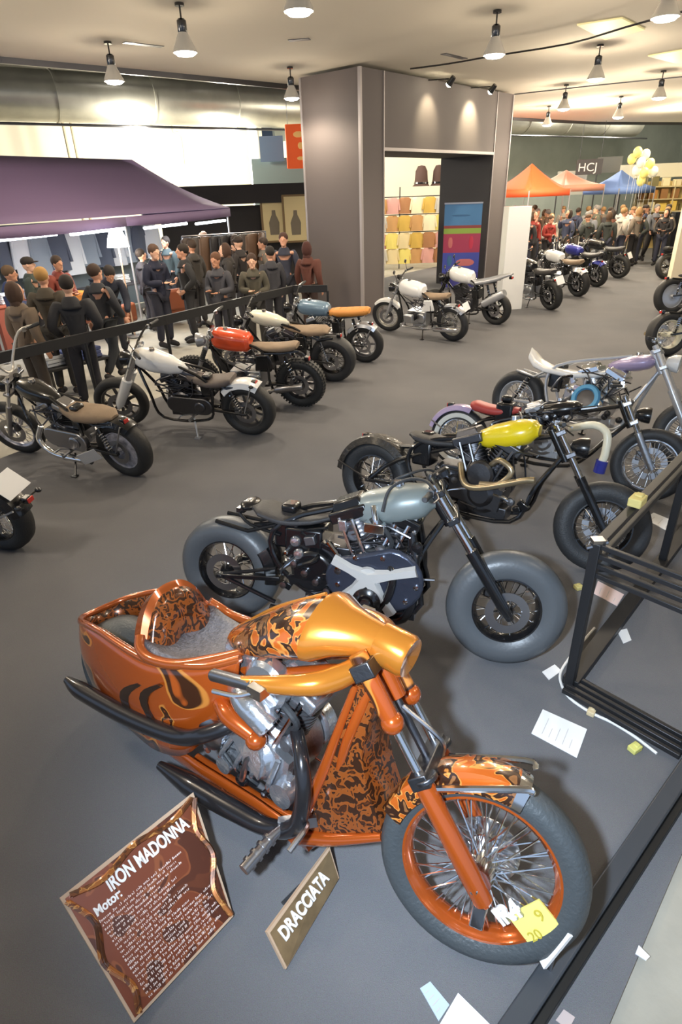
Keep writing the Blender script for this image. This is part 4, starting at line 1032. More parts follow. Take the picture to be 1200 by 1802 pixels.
# the portal
P0, PD = V((.65, 14.0, 0)), V((4.19, 4.7, 0)).normalized(); PN = V((-PD.y, PD.x, 0))
def pp(s, w, z): return P0 + PD * s + PN * w + V((0, 0, z))
def pbox(name, s0, s1, w0, w1, z0, z1, mt, par, **k):
    m = MB(); m.prism([tuple(pp(*q, 0)[:2]) for q in ((s0, w0), (s1, w0), (s1, w1), (s0, w1))], z0, z1, ax='z'); return obj(name, m, mt, par, smooth=False, **k)
PT = 4.6
po = thing('display_portal', 'tall grey panelled portal with a square opening in the middle of the hall', 'portal')
pbox('portal_leg', 0, .77, 0, 1.58, 0, PT, PORT, po); pbox('portal_leg', 5.46, 6.3, 0, 1.58, 0, PT, PORT, po)
pbox('portal_lintel', .77, 5.46, 0, 1.58, 3.25, PT, PORT, po)
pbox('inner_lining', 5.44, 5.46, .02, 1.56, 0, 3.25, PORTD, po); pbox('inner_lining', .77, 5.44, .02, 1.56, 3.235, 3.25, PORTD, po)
for s0, s1, w0, w1 in ((-.03, .03, -.03, .03), (.74, .77, -.02, .02), (5.46, 5.49, -.02, .02), (6.27, 6.32, -.03, .03), (-.02, .02, 1.55, 1.6)):
    pbox('edge_trim', s0, s1, w0, w1, 0, PT, TRIM, po)
pbox('edge_trim', .77, 5.46, -.02, .02, 3.24, 3.30, TRIM, po)
# two spot lamps on arms at the top of the portal
for s, lb in ((2.35, 'small spot lamp on the portal top, left of the pair'), (4.15, 'small spot lamp on the portal top, right of the pair')):
    q = pp(s, -.55, PT - .12); t = thing('spot_lamp', lb, 'lamp', q, group='spot lamps on the portal')
    m = MB(); m.tube([pp(s, .05, PT - .02) - q, V((0, 0, .06))], .014, 8); obj('arm', m, BLK, t)
    dv = (PN * .75 + V((0, 0, -.75))).normalized(); m = MB(); m.lathe([(0, -.12), (.05, -.12), (.075, .05), (.068, .05), (.04, -.06), (0, -.06)], (0, 0, 0), dv, 18); obj('spot_head', m, BLK, t)
    m = MB(); m.ell(dv * .03 + V((.0, 0, 0)), (.068, .068, .068)); obj('bulb', m, mat('spot_bulb', (1, .9, .65), emit=60), t)
    l = bpy.data.lights.new('portal_spot', 'SPOT'); l.energy = 60 if s < 3 else 130; l.color = (1, .85, .55); l.spot_size = R_(80); l.spot_blend = .8; l.shadow_soft_size = .05
    lo = bpy.data.objects.new('portal_spot', l); COL.objects.link(lo); lo.location = q + dv * .12; lo.rotation_euler = dv.to_track_quat('-Z', 'Y').to_euler()
LAMP_E = 132
# pendant bell lamps
BULB = mat('lamp_bulb', (1, .95, .84), emit=26)
SHADE = mat('bell_shade', S(176, 172, 164), .25, .3, .3, emit=.12)
lamps = [(525, 10, 'at the top edge, left of centre'), (325, 85, 'above the purple tent ridge, left of the top-edge lamp'), (200, 137, 'above the left part of the purple tent'), (513, 168, 'just left of the grey portal'), (870, 90, 'over the right end of the portal, on the black cable'),
         (1172, 22, 'at the top right corner'), (1049, 134, 'below the pale ceiling panel'), (1160, 168, 'close to the right edge, below the second ceiling panel'), (992, 188, 'right of the portal, nearest of three small ones'), (1088, 203, 'far away above the blue canopy'), (963, 217, 'far away just right of the portal')]
for px, py, lb in lamps:
    q = at(px, py, 4.2)
    t = thing('pendant_lamp', 'bell-shaped pendant lamp ' + lb, 'lamp', q, group='bell lamps under the ceiling')
    m = MB(); m.tube([(0, 0, .2), (0, 0, CZ - 4.2)], .012, 8); m.lathe([(0, .0), (.06, .0), (.06, .03), (0, .03)], (0, 0, CZ - 4.235), 'z', 14); obj('rod', m, BLK, t)
    m = MB(); m.lathe([(0, .13), (.05, .13), (.06, .15), (.06, .28), (.04, .3), (0, .3)], (0, 0, 0), 'z', 16); obj('socket', m, BLK, t)
    m = MB(); m.lathe([(.06, .16), (.08, .12), (.11, .06), (.15, -.02), (.158, -.05), (.15, -.05), (.105, .05), (.075, .11), (.055, .15)], (0, 0, 0), 'z', 22, closed=True); obj('lamp_shade', m, SHADE, t)
    m = MB(); m.ell((0, 0, .0), (.08, .08, .09), 14, 10); m.lathe([(0, -.03), (.148, -.03), (.15, -.04), (.11, -.075), (0, -.095)], (0, 0, 0), 'z', 20); obj('bulb', m, BULB, t)
    for kd, e_ in (('SPOT', LAMP_E), ('POINT', LAMP_E * (.75 if px > 900 else .17))):
        l = bpy.data.lights.new('lamp_light', kd); l.energy = e_; l.color = (1, .84, .64); l.shadow_soft_size = .14
        if kd == 'SPOT': l.spot_size = R_(168); l.spot_blend = .5
        lo = bpy.data.objects.new('lamp_light', l); COL.objects.link(lo); lo.location = q + V((0, 0, -.2))
# ceiling: track cable, vents, pale light panels
m = MB(); P = [at(*q, 4.5) for q in ((722, 121), (790, 112), (870, 98), (1000, 77), (1100, 48), (1165, 30), (1260, 5))]; m.tube(P, .014, 8, smooth=3); tag(obj('lamp_cable', m, BLK), 'black cable strung under the ceiling from the portal to the right corner', 'cable')
m = MB(); P = [at(*q, 4.55) for q in ((905, 166), (1050, 150), (1130, 142), (1230, 132))]; m.tube(P, .012, 6); tag(obj('ceiling_rail', m, DALU), 'thin grey rail under the ceiling beyond the portal', 'rail')
for (px, py), (qx, qy), lb in (((218, 74), (286, 82), 'long dark slot vent in the ceiling above the tent'), ((508, 71), (545, 68), 'short dark slot vent in the ceiling above the portal'), ((780, 94), (818, 103), 'dark slot vent in the ceiling behind the black cable')):
    a, b = at(px, py, CZ), at(qx, qy, CZ); m = MB(); m.bar(a, b, .12, .02); tag(obj('ceiling_vent', m, DALU), lb, 'vent', 'ceiling vents')
for P, lb in (([(1015, 42), (1095, 30), (1135, 50), (1065, 68)], 'pale yellow square panel in the ceiling, crossed by the black cable'), ([(1140, 97), (1215, 84), (1240, 108), (1190, 110)], 'pale yellow square panel in the ceiling at the right edge')):
    m = MB(); m.slab([at(x, y, CZ - .005) for x, y in P], .02); tag(obj('ceiling_panel', m, mat('pale_panel', S(236, 226, 170), .6, emit=.25)), lb, 'panel', 'ceiling panels')

# white column panel, poster, cream panel
m = MB(); m.box((0, 0, 1.06), (.52, .3, 2.12)); t = tag(obj('column_panel', m, WHT, bevel=.01), 'white upright display column beside the right leg of the portal', 'panel'); t.location = (4.04, 14.42, 0); t.rotation_euler = (0, 0, R_(8))
m = MB(); m.box((0, 0, .03), (1.0, .16, .06)); m.box((0, 0, 2.15), (1.0, .04, .04)); m.tube([(0, .04, .03), (0, .04, 2.15)], .015, 8)
t = thing('roll_up_banner', 'roll-up banner in blue, red and violet bands inside the portal', 'banner', (3.52, 17.7, 0), R_(-11)); obj('banner_stand', m, STEEL, t)
bands = [(2.14, 1.62, S(82, 136, 190)), (1.62, 1.55, S(150, 70, 70)), (1.55, 1.42, S(150, 180, 80)), (1.42, .95, S(176, 62, 96)), (.95, .45, S(72, 84, 180)), (.45, .06, S(60, 60, 140))]
m = MB(); mm = []
for i, (z1, z0, c) in enumerate(bands): m.box((0, 0, (z0 + z1) / 2), (.98, .008, z1 - z0), m=i); mm.append(mat('banner_band_%d' % i, c, .55))
bn = obj('printed_sheet', m, mm, t)
m = MB()
for k, (x, z, w, h) in enumerate(((-.05, 1.86, .5, .05), (-.3, 1.2, .12, .3), (.25, 1.2, .12, .36), (-.3, .75, .14, .3), (.12, .7, .5, .2))): m.ell((x, -.006, z), (w / 2, .003, h / 2), 12, 6, m=k % 3)
obj('print_marks', m, [mat('pm0', S(64, 110, 160), .6), mat('pm1', S(210, 120, 120), .6), mat('pm2', S(206, 60, 90), .6)], bn)
m = MB(); c = at(1172, 497, 0); m.box((c.x + 1.0, c.y - .1, 1.0), (2.0, .2, 2.0)); tag(obj('stall_panel', m, mat('cream_panel', S(248, 234, 205), .7)), 'plain cream panel cut off by the right edge of the photo', 'panel')

# ------------------------------------------------------------------ purple tent
TENT = mat('purple_canvas', S(112, 94, 126), .75, bump=.1, bscale=25)
TC = V((-2.45, 16.4, 2.2)); TE = V((.515, .858, 0)); TB = V((-.858, .515, 0))
def tp(a, b, z): q = TC - TE * a + TB * b; return V((q.x, q.y, z))
def ez(a): return 2.2 - .012 * a
t = thing('market_tent', 'large purple pop-up tent over a clothing stall at the left', 'tent')
m = MB()
Lt = 6.6
A1, A2 = (1.45, 1.5, 3.30), (Lt - 1.45, 1.5, 3.30)
def edge(p, q, n=8, sag=.12):
    return [V(p).lerp(V(q), i / n) - V((0, 0, sag * math.sin(PI * i / n))) for i in range(n + 1)]
c00, c10, c11, c01 = (0, 0, 2.25), (Lt, 0, 2.2), (Lt, 3, 2.2), (0, 3, 2.25)
def sheet(m, pa, pb):      # strip between two sampled polylines given in tent coordinates
    R = []
    for a, b in zip(pa, pb):
        R.append([tp(*(a.lerp(b, k / 6) - V((0, 0, .1 * math.sin(PI * k / 6))))) for k in range(7)])
    i0 = [m.p(r) for r in R]
    for a, b in zip(i0, i0[1:]):
        for k in range(6): m.face((a + k, a + k + 1, b + k + 1, b + k))
n = 10
line = lambda p, q: [V(p).lerp(V(q), i / n) for i in range(n + 1)]
sheet(m, line(c00, c10), line(A1, A2)); sheet(m, line(c01, c11), line(A1, A2)); sheet(m, line(c00, c01), line(A1, A1)); sheet(m, line(c10, c11), line(A2, A2))
o = obj('canopy', m, TENT, t); o.modifiers.new('th', 'SOLIDIFY').thickness = .01
m = MB()
for P in ([(a, 0) for a in (0, Lt / 2, Lt)], [(0, b) for b in (0, 1.5, 3)], [(Lt, b) for b in (0, 1.5, 3)]):
    for p, q in zip(P, P[1:]):
        i0 = []
        for k in range(9):
            u = k / 8; x, y = p[0] + (q[0] - p[0]) * u, p[1] + (q[1] - p[1]) * u
            i0.append(m.p([tp(x, y, ez(x) + .04), tp(x, y, ez(x) - .13 - .03 * math.sin(u * PI))]))
        for a, b in zip(i0, i0[1:]): m.face((a, a + 1, b + 1, b))
o = obj('valance', m, TENT, t); o.modifiers.new('th', 'SOLIDIFY').thickness = .01
for a, b in ((0.05, .05), (Lt / 2, .05), (Lt - .05, .05), (.05, 2.95), (Lt - .05, 2.95)):
    m = MB(); m.tube([tp(a, b, 0), tp(a, b, 2.15)], .022, 8); m.box(tp(a, b, .01), (.1, .1, .02)); obj('tent_pole', m, SIL, t)
m = MB(); q = [tp(x, 2.96, z) for x, z in ((.05, 0), (Lt - .05, 0), (Lt - .05, 2.1), (.05, 2.1))]; m.slab(q, .01); obj('back_sheet', m, mat('tent_back_sheet', S(120, 132, 138), .8), t)
TUBE = mat('cold_tube', (.85, .92, 1), emit=11)
for i, (a0, a1) in enumerate(((.1, 1.15), (1.45, 2.75), (3.3, 4.6), (4.9, 6.2))):
    m = MB(); m.tube([tp(a0, .1, 1.985), tp(a1, .1, 1.96)], .028, 10); s = tag(obj('tube_light', m, TUBE), 'cold white tube light under the tent eave, %s from the right corner' % ('first', 'second', 'third', 'fourth')[i], 'light', 'tube lights under the tent')
    l = bpy.data.lights.new('tube_glow', 'AREA'); l.shape = 'RECTANGLE'; l.size = a1 - a0; l.size_y = .08; l.energy = 20; l.color = (.85, .92, 1)
    lo = bpy.data.objects.new('tube_glow', l); COL.objects.link(lo); lo.location = tp((a0 + a1) / 2, .2, 1.97); lo.rotation_euler = Euler((0, 0, math.atan2(TE.y, TE.x)))
# clothes on a rail, tables of goods
def hanging(name, lb, p, rz, c, w=.5, h=.75, group=None, dep=.1):
    m = MB(); st = []
    for z, k, d in ((0, .62, .8), (-.06, .95, 1), (-.25, 1., 1), (-h * .6, .94, 1.1), (-h, 1.02, 1.2)):
        st.append([(w / 2 * k * math.cos(2 * PI * i / 14), dep / 2 * d * math.sin(2 * PI * i / 14) * (1 + .25 * math.sin(i * 2.1 + z * 5)), z) for i in range(14)])
    m.rings(st)
    o = obj(name, m, c); o.location = p; o.rotation_euler = (0, 0, rz); tag(o, lb, 'clothes', group)
    for s in (-1, 1):
        k = MB(); k.rings([[(s * (w * .44 + .03 * math.cos(a)), .035 * math.sin(a) , -.06 + .03 * math.cos(a)) for a in [2 * PI * i / 8 for i in range(8)]], [(s * (w * .56 + .04 * math.cos(a)), .035 * math.sin(a), -h * .78) for a in [2 * PI * i / 8 for i in range(8)]]]); obj('sleeve', k, c, o)
    return o
cl = [(S(226, 228, 230), 'white'), (S(60, 64, 74), 'charcoal'), (S(150, 160, 170), 'pale grey'), (S(48, 70, 78), 'dark teal'), (S(200, 205, 212), 'silver grey'), (S(90, 96, 110), 'slate'), (S(40, 40, 44), 'black'), (S(112, 122, 108), 'grey green')]
ords = ['first', 'second', 'third', 'fourth', 'fifth', 'sixth', 'seventh', 'eighth', 'ninth', 'tenth', 'eleventh', 'twelfth', 'thirteenth', 'fourteenth']
m = MB(); m.tube([tp(.3, 2.3, 1.95), tp(6.2, 2.3, 1.95)], .016, 8)
for a in (.3, 3.2, 6.2): m.tube([tp(a, 2.3, 0), tp(a, 2.3, 1.95)], .016, 8)
tag(obj('clothes_rail', m, STEEL), 'long steel clothes rail under the back of the purple tent', 'rail')
for i in range(14):
    c, nm = cl[(i * 5 + i // 3) % 8]
    hanging('hanging_jacket', '%s jacket hanging %s from the right on the tent clothes rail' % (nm, ords[i]), tp(.5 + .41 * i, 2.3, 1.92), math.atan2(TE.y, TE.x) + RND.uniform(-.5, .5), mat('cloth_' + nm.replace(' ', '_'), c, .85), group='jackets on the tent rail', h=RND.uniform(.75, .95))
def table(lb, p, rz, sz, top, leg=BLK, cloth=None):
    t = thing('display_table', lb, 'table', p, rz); w, d, h = sz
    m = MB(); m.box((0, 0, h - .02), (w, d, .04)); obj('tabletop', m, top, t, bevel=.005)
    if cloth:
        m = MB(); m.box((0, 0, h / 2 - .02), (w - .04, d - .04, h - .05)); obj('table_skirt', m, cloth, t)
    else:
        for x in (-1, 1):
            for y in (-1, 1):
                m = MB(); m.box((x * (w / 2 - .05), y * (d / 2 - .05), h / 2 - .02), (.04, .04, h - .04)); obj('leg', m, leg, t)
    return t
def stack(nm, lb, p, n, sz, c, rz=0, group=None, cat='clothes'):
    m = MB()
    for k in range(n): m.box((RND.uniform(-.01, .01), RND.uniform(-.01, .01), sz[2] * (k + .5)), (sz[0], sz[1], sz[2] * .92), Matrix.Rotation(RND.uniform(-.06, .06), 3, 'Z'), m=k % len(c))
    o = obj(nm, m, c, bevel=.008); o.location = p; o.rotation_euler = (0, 0, rz); return tag(o, lb, cat, group)
rzt = math.atan2(TE.y, TE.x)
T1 = table('wooden sales table under the tent with red-brown cloth', tp(5.2, 1.2, 0), rzt, (1.6, .7, .82), mat('red_brown_cloth', S(168, 90, 66), .8), cloth=mat('red_brown_cloth2', S(140, 72, 54), .8))
T2 = table('dark sales table under the middle of the tent', tp(3.0, 1.2, 0), rzt, (1.5, .7, .82), mat('table_dark', S(60, 58, 60), .6))
T3 = table('grey sales table under the right end of the tent', tp(1.1, 1.1, 0), rzt, (1.4, .7, .82), mat('table_grey', S(120, 120, 118), .6))
for i, (a, b, c, nm) in enumerate(((5.6, 1.1, S(220, 222, 226), 'white'), (5.0, 1.2, S(190, 200, 214), 'pale blue'), (3.3, 1.15, S(50, 56, 66), 'navy'), (2.7, 1.2, S(210, 210, 206), 'off white'), (1.4, 1.05, S(150, 146, 130), 'khaki'), (.8, 1.1, S(66, 60, 58), 'dark brown'))):
    stack('folded_shirt_stack', 'stack of folded %s shirts on a tent table' % nm, tp(a, b, .825), 5, (.34, .3, .035), [mat('shirt_' + nm.replace(' ', '_'), c, .85)], rzt, 'folded shirt stacks in the tent')

# ------------------------------------------------------------------ black stall wall with two cream display posters
t = thing('stall_wall', 'black stall wall with a header beam behind the tent, left of the portal', 'wall')
a, b = V((-4.9, 19.3, 0)), V((-.75, 19.9, 0)); m = MB(); d_ = (b - a).normalized(); nn = V((-d_.y, d_.x, 0))
m.prism([tuple(q[:2]) for q in (a, b, b + nn * .1, a + nn * .1)], 0, 2.25, ax='z'); obj('back_panel', m, mat('stall_black', S(40, 36, 36), .7), t)
m = MB(); m.prism([tuple(q[:2]) for q in (a - nn * .5, b - nn * .5, b + nn * .1, a + nn * .1)], 2.3, 2.78, ax='z'); obj('header_beam', m, mat('stall_black2', S(34, 30, 32), .7), t)
for px, lb in ((482, 'cream poster of a dark bottle shape on the stall wall, left of two'), (520, 'cream poster of a dark bottle shape on the stall wall, right of two')):
    q = ad(px, 385, 19.35); m = MB(); m.box((0, 0, 0), (.62, .03, 1.15)); o = tag(obj('poster', m, mat('poster_cream', S(214, 196, 148), .6)), lb, 'poster', 'posters on the black stall wall'); o.location = q; o.rotation_euler = (0, 0, math.atan2(d_.y, d_.x))
    m = MB(); m.lathe([(0, -.42), (.13, -.42), (.15, -.1), (.1, .02), (.06, .1), (.05, .22), (0, .22)], (0, 0, 0), 'z', 16); k = obj('printed_shape', m, mat('poster_print', S(116, 106, 90), .6), o); k.scale = (1, .1, 1); k.location = (0, -.02, .0)
    m = MB()
    for s in (-1, 1): m.bar((s * .34, 0, -.6), (s * .34, 0, .6), .06, .06); m.bar((-.36, 0, s * .6), (.36, 0, s * .6), .06, .05)
    obj('poster_frame', m, mat('poster_frame', S(120, 96, 60), .5), o)
# things on the far side of the white wall: column, orange hanging sign
m = MB(); q = ad(447, 260, 24.5); m.tube([(q.x, q.y, 0), (q.x, q.y, 6.2)], .2, 14); tag(obj('round_column', m, WHT), 'round white column at the end of the white wall', 'column')
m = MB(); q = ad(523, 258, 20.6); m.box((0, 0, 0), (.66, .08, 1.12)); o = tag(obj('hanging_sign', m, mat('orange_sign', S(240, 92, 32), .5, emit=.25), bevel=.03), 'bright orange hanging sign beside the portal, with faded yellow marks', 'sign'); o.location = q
m = MB()
for x, z, w, h in ((.05, .3, .3, .16), (.1, .02, .16, .18), (.08, -.3, .2, .1)): m.ell((x, -.045, z), (w / 2, .006, h / 2))
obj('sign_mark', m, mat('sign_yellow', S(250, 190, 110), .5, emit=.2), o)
m = MB()
for s in (-.25, .25): m.tube([(s, 0, .55), (s, 0, 6.25 - q.z)], .008, 6)
obj('wire', m, DALU, o)
m = MB(); q = ad(490, 300, 22.5); m.box((q.x, q.y, q.z - .4), (1.7, .1, 1.5)); tag(obj('hanging_banner', m, mat('teal_banner', S(118, 134, 132), .7)), 'grey green banner hanging beneath the orange sign', 'banner')
m = MB(); q = ad(478, 262, 22.3); m.box((q.x, q.y, q.z), (.75, .06, .7)); tag(obj('hanging_board', m, mat('slate_blue', S(96, 116, 140), .5)), 'slate blue board left of the orange sign', 'board')
# black railing behind the left row
rp = [(-4.72, 4.6), (-4.0, 6.28), (-3.12, 7.66), (-2.37, 8.72), (-1.66, 9.86), (-.72, 11.36), (-.1, 11.28)]
t = thing('barrier_railing', 'black flat-topped railing running behind the left row of motorcycles', 'railing')
m = MB()
for p, q in zip(rp, rp[1:]): m.bar((*p, 1.0), (*q, 1.0), .05, .12)
obj('top_rail', m, MBLK, t)
for p in rp:
    m = MB(); m.tube([(*p, 0), (*p, .96)], .024, 8); m.lathe([(0, 0), (.15, 0), (.15, .015), (0, .03)], (*p, 0), 'z', 18); obj('post', m, MBLK, t)
# ------------------------------------------------------------------ people
def skin_mesh(name, verts, edges, radii, extra=None, sub=1, vox=0):
    me = bpy.data.meshes.new(name + '_sk'); me.from_pydata(verts, edges, [])
    o = bpy.data.objects.new(name + '_sk', me); COL.objects.link(o)
    md = o.modifiers.new('skin', 'SKIN'); md.branch_smoothing = .6
    for i, r in enumerate(radii):
        sv = me.skin_vertices[0].data[i]; sv.radius = r if isinstance(r, tuple) else (r, r)
    me.skin_vertices[0].data[0].use_root = True
    s = o.modifiers.new('s', 'SUBSURF'); s.levels = sub; s.render_levels = sub
    def bake(o):
        dg = bpy.context.evaluated_depsgraph_get()
        out = bpy.data.meshes.new_from_object(o.evaluated_get(dg)); old = o.data
        bpy.data.objects.remove(o); bpy.data.meshes.remove(old); return out
    out = bake(o); out.name = name
    if extra:
        bm = bmesh.new(); bm.from_mesh(out)
        off = [bm.verts.new(v) for v in extra.v]
        for f in extra.f:
            try: bm.faces.new([off[k] for k in f])
            except ValueError: pass
        bmesh.ops.recalc_face_normals(bm, faces=bm.faces); bm.to_mesh(out); bm.free()
    if vox:      # fuse everything into one continuous skin
        o = bpy.data.objects.new(name + '_v', out); COL.objects.link(o)
        r = o.modifiers.new('r', 'REMESH'); r.mode = 'VOXEL'; r.voxel_size = vox
        s = o.modifiers.new('sm', 'SMOOTH'); s.factor = .4; s.iterations = 2
        out = bake(o); out.name = name
    out.polygons.foreach_set('use_smooth', [True] * len(out.polygons)); out.update()
    return out

def pose(kind):
    J = dict(pel=(0, 0, .95), sp=(.0, 0, 1.12), ch=(.0, 0, 1.32), nk=(.0, 0, 1.47), hd=(.02, 0, 1.56), cr=(.015, 0, 1.67))
    for s, k in ((1, 'l'), (-1, 'r')):
        J.update({k + 'sh': (0, s * .18, 1.41), k + 'el': (-.03, s * .25, 1.14), k + 'wr': (.06, s * .25, .90), k + 'hp': (0, s * .09, .90), k + 'kn': (.03, s * .10, .49), k + 'an': (-.02, s * .11, .09), k + 'to': (.14, s * .12, .045)})
    if kind == 'hold':
        J.update(lwr=(.24, .10, 1.10), rwr=(.25, -.08, 1.13), lel=(0, .24, 1.12), rel=(0, -.24, 1.12), hd=(.05, 0, 1.55), cr=(.06, 0, 1.66))
    if kind == 'walk':
        J.update(lkn=(.16, .1, .50), lan=(.2, .1, .10), lto=(.35, .1, .07), rkn=(-.02, -.1, .49), ran=(-.24, -.1, .16), rto=(-.12, -.1, .04), lel=(-.12, .24, 1.15), lwr=(-.08, .25, .92), rel=(.06, -.24, 1.14), rwr=(.2, -.22, .96))
    if kind == 'phone':
        J.update(rel=(.12, -.26, 1.2), rwr=(.2, -.13, 1.43), hd=(.02, -.01, 1.56))
    if kind == 'lean':
        a = R_(42)
        for k in ('sp', 'ch', 'nk', 'hd', 'cr', 'lsh', 'rsh'):
            x, y, z = J[k]; z -= .95; J[k] = (x * math.cos(a) + z * math.sin(a), y, .95 - x * math.sin(a) + z * math.cos(a))
        J.update(lel=(.36, .22, 1.0), rel=(.36, -.22, 1.0), lwr=(.52, .16, .82), rwr=(.52, -.16, .84))
    if kind == 'pockets':
        J.update(lel=(-.1, .3, 1.14), rel=(-.1, -.3, 1.14), lwr=(.08, .2, .98), rwr=(.08, -.2, .98))
    return J

def figure_meshes(kind):
    J = pose(kind)
    def skel(names, edges, rad, extra=None, nm='m', vox=0):
        return skin_mesh(nm, [J[n] for n in names], [(names.index(a), names.index(b)) for a, b in edges], [rad[n] for n in names], extra, vox=vox)
    hd, cr_, nk = V(J['hd']), V(J['cr']), V(J['nk'])
    up = (cr_ - hd).normalized(); fx = V((1, 0, 0)); fx = (fx - up * fx.dot(up)).normalized(); lf = up.cross(fx)
    Rh = Matrix((fx, lf, up)).transposed()
    c = hd + up * .06
    ex = MB()      # head: skull, jaw, nose, mouth, brow, ears
    ex.ell(c + up * .005 - fx * .005, (.096, .075, .112), 18, 12, R=Rh); ex.ell(c + fx * .03 - up * .065, (.06, .055, .06), 14, 10, R=Rh)
    ex.ell(c + fx * .10 - up * .01, (.02, .013, .024), 8, 6, R=Rh); ex.ell(c + fx * .075 - up * .098, (.02, .026, .018), 8, 6, R=Rh); ex.ell(c + fx * .088 - up * .048, (.012, .026, .008), 8, 6, R=Rh)
    for s in (-1, 1):
        ex.ell(c + lf * s * .078 - up * .01, (.018, .012, .03), 8, 6, R=Rh); ex.ell(c + fx * .086 + lf * s * .032 + up * .018, (.008, .016, .009), 8, 6, R=Rh)
    for k, s in (('l', 1), ('r', -1)):      # palm, fingers and thumb
        w, e = V(J[k + 'wr']), V(J[k + 'el']); d = (w - e).normalized(); side = V((1, 0, 0)); side = side - d * side.dot(d)
        side = side.normalized() if side.length > .2 else V((0, -s, 0)); nrm = d.cross(side).normalized()
        palm = w + d * .055; ex.ell(palm, (.045, .042, .018), 10, 8, R=Matrix((d, side, nrm)).transposed())
        for j, (o, L) in enumerate(((.03, .07), (.011, .082), (-.009, .076), (-.028, .058))):
            b = palm + d * .035 + side * o; ex.tube([b, b + d * L * .5 + nrm * .004 * s, b + d * L * .85 + nrm * .02 * s], [.0095, .009, .0075], 6)
        b = palm + side * .035 - d * .01; ex.tube([b, b + side * .025 + d * .025, b + side * .03 + d * .055], [.012, .011, .009], 6)
    body = skel(['pel', 'sp', 'ch', 'nk', 'hd', 'cr', 'lsh', 'lel', 'lwr', 'rsh', 'rel', 'rwr', 'lhp', 'lkn', 'lan', 'rhp', 'rkn', 'ran'],
                [('pel', 'sp'), ('sp', 'ch'), ('ch', 'nk'), ('nk', 'hd'), ('hd', 'cr'), ('ch', 'lsh'), ('lsh', 'lel'), ('lel', 'lwr'), ('ch', 'rsh'), ('rsh', 'rel'), ('rel', 'rwr'), ('pel', 'lhp'), ('lhp', 'lkn'), ('lkn', 'lan'), ('pel', 'rhp'), ('rhp', 'rkn'), ('rkn', 'ran')],
                dict(pel=(.12, .09), sp=(.11, .08), ch=(.115, .08), nk=(.05, .05), hd=(.048, .05), cr=(.04, .04), lsh=.042, lel=.038, lwr=.028, rsh=.042, rel=.038, rwr=.028, lhp=.08, lkn=.055, lan=.04, rhp=.08, rkn=.055, ran=.04), ex, 'body', .0085)
    J['hem'] = tuple(V(J['pel']) + V((0, 0, -.10)))
    jk = skel(['sp', 'pel', 'hem', 'ch', 'col', 'lsh', 'lel', 'lwr', 'rsh', 'rel', 'rwr'] if False else ['sp', 'pel', 'hem', 'ch', 'lsh', 'lel', 'lwr', 'rsh', 'rel', 'rwr'],
              [('sp', 'pel'), ('pel', 'hem'), ('sp', 'ch'), ('ch', 'lsh'), ('lsh', 'lel'), ('lel', 'lwr'), ('ch', 'rsh'), ('rsh', 'rel'), ('rel', 'rwr')],
              dict(sp=(.165, .125), pel=(.17, .13), hem=(.172, .13), ch=(.175, .135), lsh=.098, lel=.07, lwr=.054, rsh=.098, rel=.07, rwr=.054), None, 'jacket')
    cm = MB(); a = V(J['ch']).lerp(nk, .5); cm.tube([a - (nk - V(J['ch'])).normalized() * .05, a + (nk - a) * .6, nk + (hd - nk).normalized() * .015], [.15, .105, .072], 16, smooth=3)
    J['seat'] = tuple(V(J['pel']) + V((0, 0, .02)))
    tr = skel(['pel', 'lhp', 'lkn', 'lan', 'rhp', 'rkn', 'ran'], [('pel', 'lhp'), ('lhp', 'lkn'), ('lkn', 'lan'), ('pel', 'rhp'), ('rhp', 'rkn'), ('rkn', 'ran')],
              dict(pel=(.14, .11), lhp=.105, lkn=.078, lan=.066, rhp=.105, rkn=.078, ran=.066), None, 'trousers')
    sh = []
    for k in 'lr':
        a, b = V(J[k + 'an']), V(J[k + 'to']); d = (b - a).normalized(); m = MB()
        m.tube([a - V((.05, 0, .035)), a + V((-.02, 0, -.03)), a.lerp(b, .6) + V((0, 0, -.012)), b + V((.01, 0, -.008)), b + V((.05, 0, -.008))], [.025, .052, .05, .042, .015], 10, smooth=3)
        me = bpy.data.meshes.new('shoe'); me.from_pydata(m.v, [], m.f); me.polygons.foreach_set('use_smooth', [True] * len(me.polygons)); sh.append(me)
    out = {'body': body, 'jacket': jk, 'trousers': tr, 'shoe': sh}
    for nm, (off, rad) in {'hair_short': ((-.026, .04), (.108, .092, .10)), 'hair_long': ((-.036, -.01), (.108, .098, .155)), 'cap': ((-.006, .055), (.112, .094, .078))}.items():
        m = MB(); m.ell(c + fx * off[0] + up * off[1], rad, 14, 10, R=Rh)
        if nm == 'cap': m.ell(c + fx * .11 + up * .04, (.07, .075, .012), 12, 6, R=Rh)
        if nm == 'hair_long': m.ell(c - fx * .06 - up * .16, (.06, .085, .12), 12, 8, R=Rh)
        me = bpy.data.meshes.new(nm); me.from_pydata(m.v, [], m.f); me.polygons.foreach_set('use_smooth', [True] * len(me.polygons)); out[nm] = me
    cmesh = bpy.data.meshes.new('collar'); cmesh.from_pydata(cm.v, [], cm.f); cmesh.polygons.foreach_set('use_smooth', [True] * len(cmesh.polygons)); out['collar'] = cmesh
    return out
FIG = {k: figure_meshes(k) for k in ('stand', 'hold', 'walk', 'phone', 'lean', 'pockets')}
for f in FIG.values():
    for k, v in f.items():
        for me in (v if isinstance(v, list) else [v]):
            if not me.materials: me.materials.append(MBLK)
SKIN = [mat('skin_a', S(214, 160, 132), .5), mat('skin_b', S(196, 142, 112), .5), mat('skin_c', S(226, 178, 150), .5)]
def piece(nm, me, mt, par):
    o = bpy.data.objects.new(nm, me); COL.objects.link(o); o.parent = par
    o.material_slots[0].link = 'OBJECT'; o.material_slots[0].material = mt
    return o
